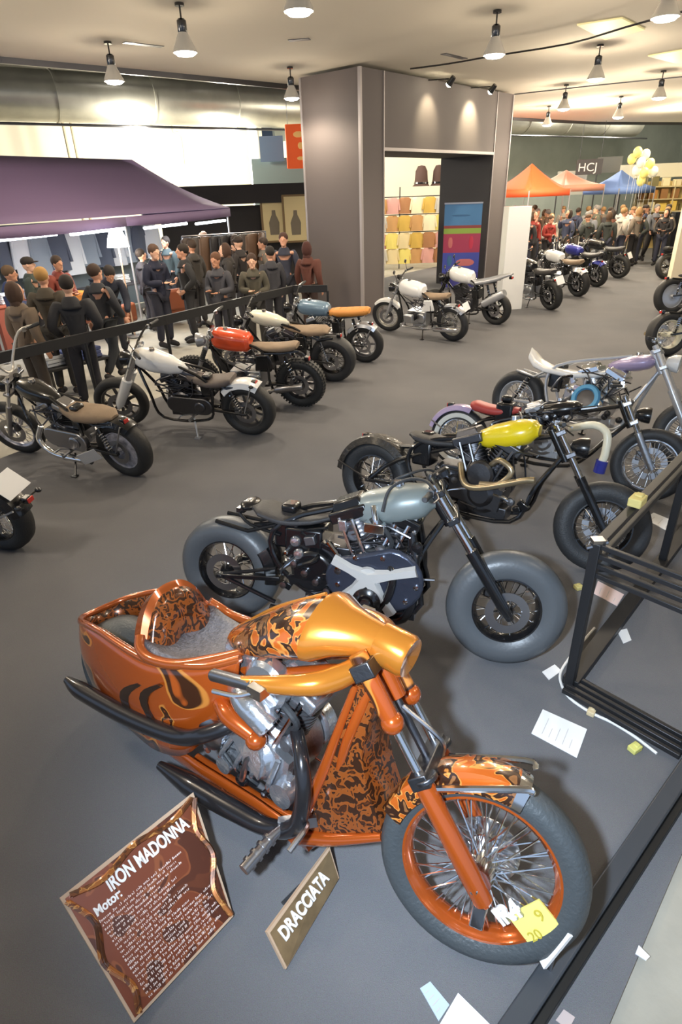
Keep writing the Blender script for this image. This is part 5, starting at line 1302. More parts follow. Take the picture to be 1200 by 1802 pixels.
def cloth(c): return mat('cloth_%02x%02x%02x' % c, S(*c), .8, bump=.15, bscale=60)
def person(label, p, yaw, kind, jacket, trousers, hair, style='hair_short', h=1.0, skin=0, group='people in the hall', shoes=(40, 38, 40)):
    f = FIG[kind]; t = thing('person', label, 'person', (p[0], p[1], 0), yaw, group); t.scale = (h, h, h)
    piece('body', f['body'], SKIN[skin], t); j = piece('jacket', f['jacket'], cloth(jacket), t); piece('collar', f['collar'], cloth(jacket), j); piece('trousers', f['trousers'], cloth(trousers), t)
    for me in f['shoe']: piece('shoe', me, cloth(shoes), t)
    piece('cap' if style == 'cap' else 'hair', f[style], cloth(hair), t)
    return t
GL = 'visitors behind the left railing'
dn = math.radians
def facing(p, q): return math.atan2(q[1] - p[1], q[0] - p[0])
L_ = [ # px, head-top y, head-top z, yaw, pose, jacket, trousers, hair, style, label
 (70, 474, 1.74, 95, 'stand', (70, 62, 50), (50, 48, 46), (168, 128, 72), 'hair_short', 'person with fair hair in an olive brown coat, seen from behind at the railing'),
 (22, 500, 1.66, 60, 'stand', (112, 96, 80), (60, 52, 46), (70, 50, 38), 'hair_long', 'person in a beige grey coat standing nearest the left frame edge'),
 (114, 488, 1.70, 110, 'pockets', (38, 38, 42), (36, 36, 44), (40, 32, 28), 'hair_short', 'person in a plain black coat right of the fair-haired person'),
 (164, 468, 1.70, 60, 'walk', (44, 46, 52), (40, 44, 50), (60, 44, 34), 'hair_short', 'person in a charcoal coat walking left of the orange armchair'),
 (176, 447, 1.74, -60, 'lean', (38, 42, 56), (40, 42, 50), (44, 38, 36), 'hair_short', 'person in a dark blue jacket bending over a sales table under the tent'),
 (266, 432, 1.80, -35, 'hold', (34, 38, 58), (44, 46, 60), (84, 62, 48), 'hair_short', 'person in a navy jumper with pale sleeves behind the orange armchair'),
 (320, 432, 1.76, 200, 'pockets', (40, 40, 42), (44, 44, 48), (42, 34, 28), 'hair_short', 'person in a black zip jacket standing right of the tent lamp'),
 (380, 446, 1.68, -110, 'hold', (70, 70, 76), (52, 52, 60), (96, 64, 44), 'hair_short', 'person in a grey jacket holding a phone behind the red tank scrambler'),
 (442, 448, 1.64, -85, 'hold', (78, 74, 62), (60, 58, 56), (62, 44, 34), 'hair_short', 'person in a khaki jacket facing the railing near the cream tank bobber'),
 (498, 412, 1.82, -95, 'stand', (54, 58, 74), (40, 42, 52), (70, 44, 36), 'hair_short', 'tall person in a navy padded jacket beside the grey portal'),
 (540, 428, 1.70, 60, 'stand', (92, 52, 42), (58, 42, 38), (70, 36, 30), 'hair_long', 'person with long auburn hair in a rust coat, half behind the portal'),
 (356, 410, 1.78, 170, 'stand', (92, 82, 74), (60, 56, 54), (100, 72, 50), 'hair_long', 'person in a taupe coat far back under the right end of the tent'),
 (290, 418, 1.74, 240, 'stand', (70, 84, 88), (50, 52, 58), (52, 44, 40), 'hair_short', 'person in a slate blue top further back beneath the tent'),
 (8, 470, 1.66, 20, 'hold', (52, 64, 104), (44, 46, 60), (90, 70, 50), 'hair_short', 'person in a royal blue top at the left edge under the tent'),
 (419, 418, 1.76, 150, 'phone', (48, 44, 44), (44, 42, 46), (50, 40, 34), 'cap', 'person with a dark cap lifting a phone before the black stall wall'),
 (246, 440, 1.62, 40, 'stand', (46, 44, 50), (44, 44, 52), (46, 36, 30), 'hair_short', 'person in a dark coat with head down, right behind the tent lamp'),
 (336, 424, 1.74, 150, 'stand', (58, 54, 50), (50, 48, 50), (58, 44, 34), 'hair_short', 'person in a charcoal brown coat among the coats right of the tent lamp'),
 (398, 430, 1.7, 190, 'hold', (50, 46, 44), (46, 44, 48), (72, 50, 38), 'hair_long', 'person with long brown hair in a dark jacket under the tent corner'),
 (474, 436, 1.66, 120, 'stand', (60, 60, 66), (48, 48, 54), (40, 34, 30), 'hair_short', 'person in a dark grey coat left of the tall navy padded jacket'),
 (95, 452, 1.7, -30, 'hold', (128, 60, 48), (50, 50, 56), (60, 46, 36), 'hair_short', 'person in a brick red top behind the red-brown cloth table'),
 (45, 455, 1.72, 10, 'stand', (60, 70, 66), (50, 50, 56), (44, 36, 32), 'cap', 'person in a green grey top with a dark cap under the tent'),
 (462, 420, 1.68, 190, 'stand', (106, 100, 92), (60, 60, 62), (64, 52, 44), 'hair_short', 'person in a stone grey coat before the cream posters'),
]
for i, (px, py, hz, yaw, k, j, tr, hr, stl, lb) in enumerate(L_):
    q = at(px, py, hz * .985)
    person(lb, q, dn(yaw), k, j, tr, hr, stl, hz / 1.745, i % 3, GL)
# the crowd far away on the right
rc = random.Random(11)
cols = [((46, 44, 46), 'black'), ((90, 70, 58), 'brown'), ((120, 110, 98), 'stone'), ((150, 52, 44), 'red'), ((64, 70, 92), 'navy'), ((86, 88, 74), 'khaki'), ((176, 168, 156), 'cream'), ((58, 62, 58), 'dark green'), ((106, 64, 50), 'rust'), ((104, 106, 112), 'grey'), ((196, 194, 192), 'white'), ((122, 96, 64), 'camel')]
wh = ['under the orange tent', 'right of the orange tent', 'before the pink canopy', 'below the black sign', 'before the blue canopy', 'left of the yellow balloons', 'before the yellow stall', 'beside the dark railing', 'behind the far motorcycles']
pk = ['stand', 'hold', 'walk', 'pockets', 'phone']
spots = []
tents = [(7.25, 24.6), (9.2, 26.6), (11.7, 27.4)]
for k in range(2500):
    s_, w_ = rc.uniform(3.0, 12.5), rc.uniform(-6, 7)
    if w_ < 2.5 and s_ < 7.6 - .12 * w_: continue
    q = V((4.93 + .60 * s_ - .80 * w_, 14.1 + .80 * s_ + .60 * w_, 1.68))
    c_ = CM.transposed() @ (q - V((0, 0, CAMH))); xx = 600 + FPX * c_.x / -c_.z
    e = q - P0
    if not 905 < xx < 1185 or q.y > 29 or (-.6 < e.dot(PD) < 6.9 and -.6 < e.dot(PN) < 2.2): continue
    if any((q - s).length < .62 for s in spots) or any(abs((q - V((*t_, q.z))).length - 1.45) < .35 for t_ in tents): continue
    if (q - V((10.4, 18.6, q.z))).length < 2.6 or abs((Matrix.Rotation(.35, 3, 'Z') @ (q - V((14.6, 27.2, q.z)))).y) < .8: continue
    spots.append(q)
    if len(spots) >= 62: break
for i, q in enumerate(spots):
    c, nm = cols[(i * 7) % 12]; hr = [(50, 40, 34), (84, 62, 44), (150, 116, 76), (120, 116, 112)][i % 4]; hn = ['dark', 'brown', 'fair', 'grey'][i % 4]
    w = wh[min(8, int((i * 5) % 9))]
    xx = 600 + 1055 * ((CM.transposed() @ (V((q.x, q.y, 1.6)) - V((0, 0, CAMH)))).x / -(CM.transposed() @ (V((q.x, q.y, 1.6)) - V((0, 0, CAMH)))).z)
    w = 'under the orange tent' if xx < 975 else 'before the pink canopy' if xx < 1020 else 'below the black sign' if xx < 1055 else 'before the blue canopy' if xx < 1110 else 'before the yellow stall'
    tr, tn = (((52, 54, 70), 'blue'), ((44, 42, 44), 'black'), ((98, 92, 84), 'beige'))[(i // 2) % 3]
    person('%s-haired person in %s jacket and %s trousers, crowd %s' % (hn, nm, tn, w), q, rc.uniform(0, 6.28), pk[i % 5], c, tr, hr, ['hair_short', 'hair_long', 'hair_short', 'cap'][(i * 3 + i // 4) % 4] if hn != 'grey' else 'hair_short', rc.uniform(.93, 1.04), i % 3, 'crowd at the far stalls')
# ------------------------------------------------------------------ signs on the carpet
COP = swirl_mat('copper_board', S(120, 58, 34), S(84, 40, 26), S(100, 50, 30), 5, .5, .6, rough=.35, metal=.3, coat=.5, edge=S(140, 76, 44))
BAND = swirl_mat('copper_band', S(168, 100, 44), S(120, 66, 30), S(80, 46, 24), 14, .45, .55, rough=.35, metal=.4, edge=S(210, 150, 80))
WOODE = mat('pale_board_edge', S(190, 160, 132), .6)
LETT = mat('white_lettering', S(240, 236, 232), .5)
LETP = mat('pale_pink_lettering', S(240, 220, 212), .5)
def sign_board(name, label, A, B, C, D, thick):
    t = thing(name, label, 'sign', tuple((C + D) / 2 * V((1, 1, 0)) if False else ((C + D) / 2).to_tuple()[:2]) + (0,))
    o = t.location.copy(); A, B, C, D = [p - o for p in (A, B, C, D)]
    ex = (B - A).normalized(); n = ex.cross(A - D).normalized(); n = n if n.z > 0 else -n
    m = MB(); m.slab([D, C, B, A] if (C - D).cross(B - D).dot(n) > 0 else [A, B, C, D], thick); obj('board', m, WOODE, t, smooth=False)
    return t, A, B, C, D, ex, n
A, B, C, D = at(105, 1580, .30), at(340, 1394, .30), at(411, 1612, .02), at(236, 1800, .02)
t, A, B, C, D, ex, n = sign_board('sign_board', 'large copper coloured show board with white lettering and swirled border, leaning on the carpet', A, B, C, D, .022)
def onb(u, v, h=.002): return A.lerp(B, u).lerp(D.lerp(C, u), v) + n * h
m = MB(); m.slab([onb(.02, .98, .003), onb(.98, .98, .003), onb(.98, .03, .003), onb(.02, .03, .003)], .002); obj('printed_face', m, COP, t)
for P in ([(.015, .05), (.09, .3), (.02, .55), (.10, .8), (.05, .97)], [(.985, .04), (.92, .25), (.985, .5), (.9, .72), (.97, .97)], [(.05, .03), (.25, .09), (.5, .03), (.75, .08), (.97, .03)]):
    m = MB()
    for ph in (0, .012): m.tube([onb(u + ph, v + ph, .008) for u, v in P], .009, 6, smooth=6)
    obj('border_swirl', m, BAND, t)
def frame_at(u, v, h=.006):
    ey = n.cross(ex); p = onb(u, v, h); M = Matrix.Identity(4)
    for i in range(3): M[i][0], M[i][1], M[i][2], M[i][3] = ex[i], ey[i], n[i], p[i]
    return M
text('lettering', 'IRON MADONNA', .07, LETT, t, frame_at(.255, .205), .002, sx=.62, bold=.03)
text('lettering', 'Motor:', .045, LETT, t, frame_at(.12, .28), .002, sx=.8, bold=.03)
rd = random.Random(5)
m = MB()
for r in range(20):
    v = .31 + r * .033; u = .12 + .002 * r; ue = rd.choice((.55, .66, .74, .82)) if r < 11 else rd.uniform(.8, .89)
    while u < ue:
        for c_ in range(rd.randint(2, 8)):          # one word of small illegible letters
            w, h = rd.uniform(.006, .011), rd.choice((.012, .012, .019)); b0 = .019 - h
            for a0, a1, b, b1 in ((0, w * .35, b0, .019), (w * .35, w, b0, b0 + .005), (w * rd.uniform(.4, .8), w, b0, .019), (0, w, .0145, .019))[rd.randint(0, 1):rd.randint(3, 4)]:
                m.quad(*[onb(min(u + x, .91), v + y, .006) for x, y in ((a0, b1), (a1, b1), (a1, b), (a0, b))])
            u += w + .004
        u += .012
obj('small_lettering', m, LETP, t, smooth=False)
m = MB(); 
for u in (.2, .8):
    p = onb(u, .25, -.03); m.bar(p, V((p.x - .10 * (1 if u < .5 else .4), p.y + .1, 0)), .02, .02)
obj('support_leg', m, BLK, t)
A, B, C, D = at(470, 1640, .11), at(580, 1490, .11), at(597, 1545, .012), at(503, 1706, .012)
t, A, B, C, D, ex, n = sign_board('name_board', 'small narrow copper name board with white letters between the big board and the front wheel', A, B, C, D, .014)
m = MB(); m.slab([onb(.02, .98, .003), onb(.98, .98, .003), onb(.98, .08, .003), onb(.02, .08, .003)], .002); obj('printed_face', m, mat('bronze_face', S(140, 116, 84), .35, .4, var=.3, vscale=12), t)
text('lettering', 'DRACCIATA', .07, LETT, t, frame_at(.11, .55), .003, sx=.70, bold=.03)
m = MB(); p = onb(.5, .3, -.02); m.bar(p, V((p.x - .05, p.y + .05, 0)), .1, .012); obj('support_leg', m, BLK, t)
# yellow ticket with white letters in front of the wire wheel
Y0 = mat('yellow_card', S(236, 226, 120), .55)
_wn = V((math.cos(R_(-115)) * math.cos(R_(18)), math.sin(R_(-115)) * math.cos(R_(18)), math.sin(R_(18))))
def before_wheel(px, py, gap):
    d_ = ray(px, py).normalized(); o_ = V((0, 0, CAMH)); q = o_ + d_ * ((V((.47, 1.365, .36)) - o_).dot(_wn) / d_.dot(_wn)); return q - d_ * gap
A, B, C, D = before_wheel(893, 1612, .14), before_wheel(948, 1584, .14), before_wheel(995, 1641, .15), before_wheel(955, 1694, .15)
t, A, B, C, D, ex, n = sign_board('yellow_ticket', 'yellow number ticket with white letters standing before the wire front wheel', A, B, C, D, .008)
for ch in t.children: ch.data.materials[0] = Y0
text('lettering', 'IR4', .085, LETT, t, frame_at(-.22, .06, .012), .006, sx=.85, bold=.04)
text('lettering', '20', .05, mat('mustard_print', S(190, 170, 60), .6), t, frame_at(.15, .62), .001); text('lettering', '9', .06, mat('mustard_print', S(190, 170, 60), .6), t, frame_at(.66, .42), .001)
o_ = t.location; a, b = before_wheel(955, 1697, .15), before_wheel(1001, 1640, .15); m = MB(); m.bar(a - o_, b - o_, .03, .014); obj('ticket_foot', m, LETT, t); k = MB(); c_ = (a + b) / 2 - o_; k.tube([c_, V((c_.x, c_.y, .002))], .006, 6); k.box((c_.x, c_.y, .004), (.08, .05, .008)); obj('support_leg', k, STEEL, t)

# ------------------------------------------------------------------ cards, cable and foam on the floor
def card(name, lb, P, c, z=.004, cat='card', lines=0, group=None, th=.004):
    Q = [at(x, y, z) for x, y in P]; m = MB()
    if (Q[1] - Q[0]).cross(Q[2] - Q[0]).z < 0: Q = Q[::-1]
    m.slab(Q, th); o = tag(obj(name, m, c, smooth=False), lb, cat, group)
    if lines:
        k = MB()
        for i in range(lines):
            v = .2 + .6 * i / max(1, lines - 1)
            a, b = Q[0].lerp(Q[3], v), Q[1].lerp(Q[2], v); p0, p1 = a.lerp(b, .15), a.lerp(b, .45 + .4 * ((i * 37) % 10) / 10)
            k.bar(p0 + V((0, 0, .001)), p1 + V((0, 0, .001)), .003, .001)
        obj('printed_line', k, mat('pencil_grey', S(200, 196, 196), .7), o)
    return o
card('information_card', 'large white information card on the carpet right of the orange front wheel', [(935, 1290), (955, 1248), (1033, 1283), (1015, 1333)], PAPER, lines=5)
card('white_tag', 'small white tag on the carpet beside the white cable bend', [(954, 1182), (976, 1169), (988, 1180), (966, 1196)], PAPER)
card('information_card', 'pinkish white card on the carpet behind the black barrier post', [(1045, 1044), (1052, 1022), (1098, 1046), (1086, 1066)], mat('pink_card', S(240, 216, 212), .6), lines=3)
card('white_tag', 'small white tag on the carpet inside the barrier corner', [(1086, 1110), (1103, 1106), (1111, 1126), (1097, 1132)], PAPER)
card('information_card', 'white card on the carpet by the yellow bike front wheel', [(1134, 913), (1150, 902), (1189, 918), (1178, 936)], PAPER, lines=3)
card('information_card', 'white card cut off by the bottom edge of the photo', [(768, 1812), (806, 1747), (872, 1812), (820, 1850)], PAPER, lines=0)
card('ticket', 'pale blue printed ticket beside the white card at the bottom edge', [(739, 1739), (757, 1727), (791, 1768), (772, 1797)], mat('pale_blue_card', S(186, 202, 214), .5), lines=4)
card('white_tag', 'white tag lying on the edge of the concrete floor', [(1118, 1678), (1124, 1663), (1144, 1683), (1137, 1690)], PAPER)
card('ticket', 'torn beige ticket at the bottom edge beside the black floor beam', [(978, 1795), (992, 1776), (1012, 1790), (1000, 1812)], mat('beige_card', S(196, 180, 176), .6))
m = MB(); P = [at(x, y, .008) for x, y in ((1046, 1105), (1020, 1135), (998, 1163), (986, 1185), (988, 1205), (1002, 1228), (1038, 1253), (1078, 1272), (1118, 1297), (1156, 1326))]; m.tube(P, .008, 8, smooth=4); tag(obj('white_cable', m, WHT), 'white power cable snaking along the barrier foot', 'cable')
FOAM = mat('yellow_foam', S(206, 190, 120), .8, bump=.4, bscale=40)
def foam(lb, px, py, z, s, rz, c=FOAM):
    m = MB(); m.box((0, 0, s[2] / 2), s); m.box((s[0] * .2, 0, s[2]), (s[0] * .5, s[1] * .6, s[2] * .3)); o = tag(obj('foam_block', m, c, bevel=.006), lb, 'block', 'yellow blocks along the barrier'); o.location = at(px, py, z); o.rotation_euler = (0, 0, rz)
foam('pale yellow block on the barrier top rail near the yellow bike', 1120, 888, .955, (.10, .07, .05), .8)
foam('small yellow block on the carpet by the fat front tyre', 1017, 1036, 0, (.05, .05, .03), .3)
foam('beige clip holding the white cable on the carpet', 1040, 1256, 0, (.05, .04, .03), .9, mat('beige_clip', S(206, 188, 150), .7))
foam('yellow green block on the carpet near the black floor beam', 1116, 1320, 0, (.06, .045, .03), .5, mat('lime_foam', S(212, 208, 120), .7))
# ------------------------------------------------------------------ black barrier frames and floor beam
t = thing('crowd_barrier', 'black metal barrier frame with slatted rails at the right of the custom row', 'barrier', (1.25, 2.5, 0))
d1 = V((.68, .733, 0)); d2 = V((.66, -.75, 0)).normalized(); H_ = .95
def post(p, h=H_): m = MB(); m.box(p + V((0, 0, h / 2)), (.05, .05, h), Matrix.Rotation(.82, 3, 'Z')); obj('post', m, MBLK, t, bevel=.004)
post(V((0, 0, 0))); post(d1 * 1.62); post(d2 * .62); post(d1 * 3.1)
m = MB()
for k in range(2): m.bar(d1 * -.02 + V((0, 0, H_ - .02 - .09 * k)), d1 * 3.1 + V((0, 0, H_ - .02 - .09 * k)), .05, .035)
obj('upper_rail', m, MBLK, t, bevel=.003)
m = MB(); m.bar(V((0, 0, .03)), d1 * 3.1 + V((0, 0, .03)), .09, .05); obj('lower_rail', m, MBLK, t, bevel=.003)
RAILG = mat('rail_sheen_black', S(52, 52, 54), .35, .4)
for k in range(4):
    m = MB(); z = H_ - .015 - .055 * k; m.bar(V((0, 0, z)), d2 * .62 + V((0, 0, z)), .022, .026); obj('slat_rail', m, RAILG, t, bevel=.003)
for k in range(4):
    m = MB(); z = .03; o = V((-d2.y, d2.x, 0)) * (-.045 * k + .06); m.bar(o + V((0, 0, z)), o + d2 * .62 + V((0, 0, z)), .022, .03); obj('slat_rail', m, RAILG, t, bevel=.003)
m = MB(); m.box(V((0, 0, H_ + .01)), (.06, .05, .02)); m.tube([V((-.05, 0, H_ - .03)), V((.05, 0, H_))], .012, 8); obj('clamp', m, STEEL, t)
a, b = at(896, 1802, .05), at(1215, 1332, .05); e = (b - a).normalized(); sd = V((e.y, -e.x, 0)); b = b + e * .1; a = a - e * .7
t = thing('floor_beam', 'heavy black floor beam running along the edge of the carpet at the lower right', 'beam')
m = MB(); m.bar(a + sd * .012 - V((0, 0, .015)), b + sd * .012 - V((0, 0, .015)), .075, .07); obj('beam_body', m, mat('beam_grey', S(70, 73, 78), .4, .2), t, bevel=.008)
m = MB(); m.bar(a + sd * .066 - V((0, 0, .025)), b + sd * .066 - V((0, 0, .025)), .03, .05); obj('shade_side_strip', m, mat('beam_shade_black', S(24, 24, 24), .5), t, bevel=.004)  # strip coloured dark to stand in for the beam's shaded side

# ------------------------------------------------------------------ stall furniture on the left
def armchair(lb, p, rz, c1, c2, s=1.):
    t = thing('leather_armchair', lb, 'armchair', p, rz); t.scale = (s, s, s)
    m = MB(); m.box((0, 0, .36), (.62, .62, .16)); obj('seat', m, c2, t, bevel=.04)
    m = MB(); m.box((-.30, 0, .62), (.16, .86, .5), Matrix.Rotation(-.14, 3, 'Y')); obj('backrest', m, c1, t, bevel=.06)
    for y in (-1, 1):
        m = MB(); m.box((0, y * .37, .42), (.66, .13, .34)); obj('armrest', m, c2, t, bevel=.045)
        for x in (-1, 1): m = MB(); m.tube([(x * .24, y * .3, 0), (x * .26, y * .3, .28)], [.016, .024], 8); obj('leg', m, BLK, t)
OT = mat('orange_tan_leather', S(214, 134, 58), .45, 0, .3, bump=.2, bscale=40); BRO = mat('chestnut_leather', S(140, 80, 54), .5, 0, .2, bump=.2, bscale=40); RBR = mat('red_brown_leather', S(150, 84, 56), .5, 0, .2)
q = at(205, 592, 0); armchair('tan orange leather armchair with chestnut seat beside the tent lamp', (q.x - .1, q.y, 0), 1.2, OT, BRO, 1.1)
q = at(303, 572, 0); armchair('red-brown leather armchair right of the tent lamp', (q.x, q.y + .1, 0), 2.2, RBR, RBR, .9)
q = at(238, 592, 0)
t = thing('floor_lamp', 'lit white floor lamp on a thin pole in front of the tent', 'lamp', (q.x, q.y, 0))
m = MB(); m.lathe([(0, 0), (.15, 0), (.15, .02), (.02, .03), (0, .03)], (0, 0, 0), 'z', 20); obj('base', m, SIL, t)
m = MB(); m.tube([(0, 0, .02), (0, 0, 1.75)], .016, 8); obj('pole', m, mat('pale_pole', S(206, 176, 150), .5), t)
m = MB(); m.lathe([(0, 1.98), (.12, 1.98), (.17, 1.86), (.21, 1.70), (.2, 1.70), (.16, 1.84), (.1, 1.95), (0, 1.96)], (0, 0, 0), 'z', 22, closed=False); obj('lamp_shade', m, mat('lit_shade', (1, .98, .93), emit=5), t)
l = bpy.data.lights.new('floor_lamp_light', 'POINT'); l.energy = 40; l.color = (1, .95, .86); l.shadow_soft_size = .15; lo = bpy.data.objects.new('floor_lamp_light', l); COL.objects.link(lo); lo.location = (q.x, q.y, 1.6)
q = at(158, 690, 0); T = table('low black table behind the railing with blue cloth on it', (q.x - .3, q.y + .25, 0), .9, (1.0, .6, .42), MBLK)
for i, (dx, dy, c, nm) in enumerate(((-.3, 0, S(210, 214, 220), 'white patterned'), (0.02, .02, S(64, 78, 128), 'blue'), (.3, .0, S(86, 96, 140), 'light blue'))):
    e = Matrix.Rotation(.9, 3, 'Z') @ V((dx, dy, 0)); stack('folded_cloth', '%s folded cloth pile on the low table behind the railing' % nm, (q.x - .3 + e.x, q.y + .25 + e.y, .422), 3, (.27, .4, .05), [mat('fold_' + nm.replace(' ', '_'), c, .85)], .9, 'cloth on the low table')
m = MB(); ca, cb = V((-3.3, 14.6, 1.75)), V((-1.55, 15.6, 1.75)); m.tube([ca, cb], .016, 8)
for p in (ca, cb): m.tube([p, V((p.x, p.y, .02))], .016, 8); m.box((p.x, p.y, .015), (.3, .3, .03))
tag(obj('clothes_rail', m, STEEL), 'short clothes rail of dark leather coats at the right tent corner', 'rail')
for i in range(9):
    c, nm = [(S(58, 46, 40), 'dark brown'), (S(38, 36, 38), 'black'), (S(92, 70, 54), 'brown'), (S(70, 64, 60), 'grey brown')][(i * 3 + i // 4) % 4]
    hanging('hanging_coat', '%s leather coat hanging %s from the left on the short rail' % (nm, ords[i]), ca.lerp(cb, (i + .5) / 9) - V((0, 0, .03)), 1.2 + RND.uniform(-.3, .3), mat('coat_' + nm.replace(' ', '_'), c, .5), .48, 1.0, 'leather coats on the short rail', .14)
# ------------------------------------------------------------------ stalls beyond the portal
m = MB(); m.box((2.1, 25.6, 2.1), (7.6, .15, 4.2)); tag(obj('stall_backdrop', m, WALLW), 'tall cream white backdrop wall seen through the portal opening', 'wall')
m = MB()
for z in (.7, 1.2, 1.75, 2.3): m.tube([(.6, 23.2, z), (4.2, 23.2, z)], .015, 6)
for x in (.6, 2.4, 4.2): m.tube([(x, 23.2, 0), (x, 23.2, 2.6)], .02, 6)
tag(obj('display_rack', m, DALU), 'metal display rack of goods seen through the portal opening', 'rack')
pal = [(S(226, 208, 160), 'cream'), (S(214, 160, 150), 'pink'), (S(206, 170, 80), 'mustard'), (S(232, 216, 120), 'yellow'), (S(170, 120, 80), 'tan'), (S(200, 196, 186), 'off white'), (S(196, 150, 96), 'sand'), (S(236, 226, 190), 'ivory')]
rows_ = ['top', 'second', 'third', 'bottom']
for r in range(4):
    for k in range(8):
        c, nm = pal[(k * 3 + r * 5 + (k * r) % 3) % 8]
        hanging('hanging_shirt', '%s shirt hanging %s from the left in the %s row behind the portal' % (nm, ords[k], rows_[r]), (.85 + .43 * k, 23.12, (2.28, 1.73, 1.18, .68)[r]), RND.uniform(-.15, .15), mat('goods_' + nm.replace(' ', '_'), c, .8), .44, .5, 'shirts on the rack behind the portal', .14)
for x, lb in ((3.12, 'dark brown hat on top of the rack behind the portal, left of two'), (3.72, 'dark brown hat on top of the rack behind the portal, right of two')):
    m = MB(); m.lathe([(0, .62), (.12, .6), (.2, .45), (.22, .2), (.24, .06), (.3, .0), (0, 0)], (0, 0, 0), 'z', 18); o = tag(obj('wide_hat', m, mat('dark_brown_felt', S(74, 52, 44), .8)), lb, 'hat', 'hats on the rack'); o.location = (x, 23.2, 2.6)
    m = MB(); m.lathe([(.235, .07), (.25, .07), (.245, .12), (.23, .12)], (0, 0, 0), 'z', 18, closed=True); obj('hat_band', m, BLK, o)
def popup(lb, c, w, d, ze, za, rz, mt):
    t = thing('pop_up_canopy', lb, 'tent', (c[0], c[1], 0), rz); m = MB(); P = [(-w / 2, -d / 2), (w / 2, -d / 2), (w / 2, d / 2), (-w / 2, d / 2)]
    for p, q in zip(P, P[1:] + P[:1]):
        R = []
        for i in range(7):
            u = i / 6; e = V((p[0] + (q[0] - p[0]) * u, p[1] + (q[1] - p[1]) * u, ze)); R.append([e.lerp(V((0, 0, za)), k / 6) - V((0, 0, .09 * math.sin(PI * k / 6))) for k in range(7)])
        i0 = [m.p(r) for r in R]
        for a, b in zip(i0, i0[1:]):
            for k in range(6): m.face((a + k, a + k + 1, b + k + 1, b + k))
        m.quad((*p, ze + .02), (*q, ze + .02), (*q, ze - .2), (*p, ze - .2))
    o = obj('canopy', m, mt, t); o.modifiers.new('th', 'SOLIDIFY').thickness = .012
    for p in P: m = MB(); m.tube([(*p, 0), (*p, ze)], .025, 6); obj('tent_pole', m, SIL, t)
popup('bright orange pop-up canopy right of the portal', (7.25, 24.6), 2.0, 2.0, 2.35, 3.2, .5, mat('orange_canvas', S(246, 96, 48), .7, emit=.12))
popup('washed-out pink pop-up canopy behind the orange one', (9.2, 26.6), 2.2, 2.0, 2.45, 3.0, .5, mat('pink_canvas', S(206, 142, 120), .7))
popup('blue and white pop-up canopy in the far middle of the stalls', (11.7, 27.4), 1.9, 1.9, 2.3, 2.95, .4, mat('blue_canvas', S(108, 134, 190), .7))
m = MB(); m.box((0, 0, 0), (1.0, .1, .55)); o = tag(obj('shop_sign', m, mat('sign_black', S(60, 58, 60), .5)), 'black sign with white letters hanging above the far stalls', 'sign'); o.location = (10.6, 28.0, 3.1); o.rotation_euler = (0, 0, -.35)
text('lettering', 'HCJ', .42, LETT, o, Matrix.Translation((-.43, -.056, -.15)) @ Matrix.Rotation(PI / 2, 4, 'X'), .004, sx=1.05)
m = MB()
for s in (-.4, .4): m.tube([(s, 0, .27), (s, 0, 6.25 - 3.1)], .01, 6)
obj('wire', m, DALU, o)
for (px, py, yy, w, h, c, lb) in ((1005, 322, 28.5, 1.2, .9, S(196, 196, 184), 'pale grey panel above the crowd, left of the black sign'), (1072, 290, 29, 1.0, .6, S(112, 112, 108), 'dark grey board right of the black sign'), (1160, 300, 27.5, 3.0, .5, S(214, 208, 184), 'long pale fascia board over the yellow stall')):
    q = ad(px, py, yy + .6); m = MB(); m.box((0, 0, 0), (w, .08, h)); o = tag(obj('fascia_board', m, mat('fb_%d' % px, c, .7)), lb, 'board', 'boards over the far stalls'); o.location = q; o.rotation_euler = (0, 0, -.35)
    m = MB()
    for s in (-1, 1): m.tube([(s * w * .45, .0, 0), (s * w * .45, .0, -q.z)], .03, 6)
    obj('post', m, DALU, o)
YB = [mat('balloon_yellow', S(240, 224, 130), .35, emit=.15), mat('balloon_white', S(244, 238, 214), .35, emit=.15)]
for i, (px, py) in enumerate(((1122, 272), (1136, 276), (1112, 284), (1128, 290), (1144, 292), (1120, 304), (1134, 308), (1150, 306), (1128, 322))):
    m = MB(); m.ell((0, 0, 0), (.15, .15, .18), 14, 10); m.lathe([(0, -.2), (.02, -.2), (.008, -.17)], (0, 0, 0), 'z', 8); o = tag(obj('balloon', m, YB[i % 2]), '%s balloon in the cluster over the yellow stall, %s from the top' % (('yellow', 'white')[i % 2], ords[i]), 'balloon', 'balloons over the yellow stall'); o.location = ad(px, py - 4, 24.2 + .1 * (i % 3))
    m = MB(); m.tube([(0, 0, -.18), (.02, 0, -.6), (0, 0, -1.3)], .004, 5); obj('string', m, WHT, o)
t = thing('goods_shelf', 'long shelf unit of yellow and brown goods at the far right stall', 'shelf', (14.6, 27.2, 0), -.2)
m = MB()
for z in (.5, .95, 1.4, 1.85, 2.3): m.box((0, 0, z), (4.2, .4, .04))
obj('shelf_board', m, mat('shelf_pale', S(206, 188, 140), .6), t)
m = MB(); m.box((0, .2, 1.25), (4.2, .03, 2.5)); obj('back_panel', m, mat('shelf_back', S(196, 172, 110), .7), t)
for x in (-2.1, -.7, .7, 2.1): m = MB(); m.box((x, 0, 1.25), (.04, .4, 2.5)); obj('side_panel', m, mat('shelf_pale', S(206, 188, 140), .6), t)
gp = [(S(224, 190, 90), 'yellow'), (S(150, 106, 60), 'brown'), (S(230, 214, 170), 'cream'), (S(190, 130, 60), 'amber'), (S(120, 110, 70), 'olive'), (S(220, 200, 140), 'straw')]
sh_ = ['lowest', 'second', 'third', 'fourth', 'top']
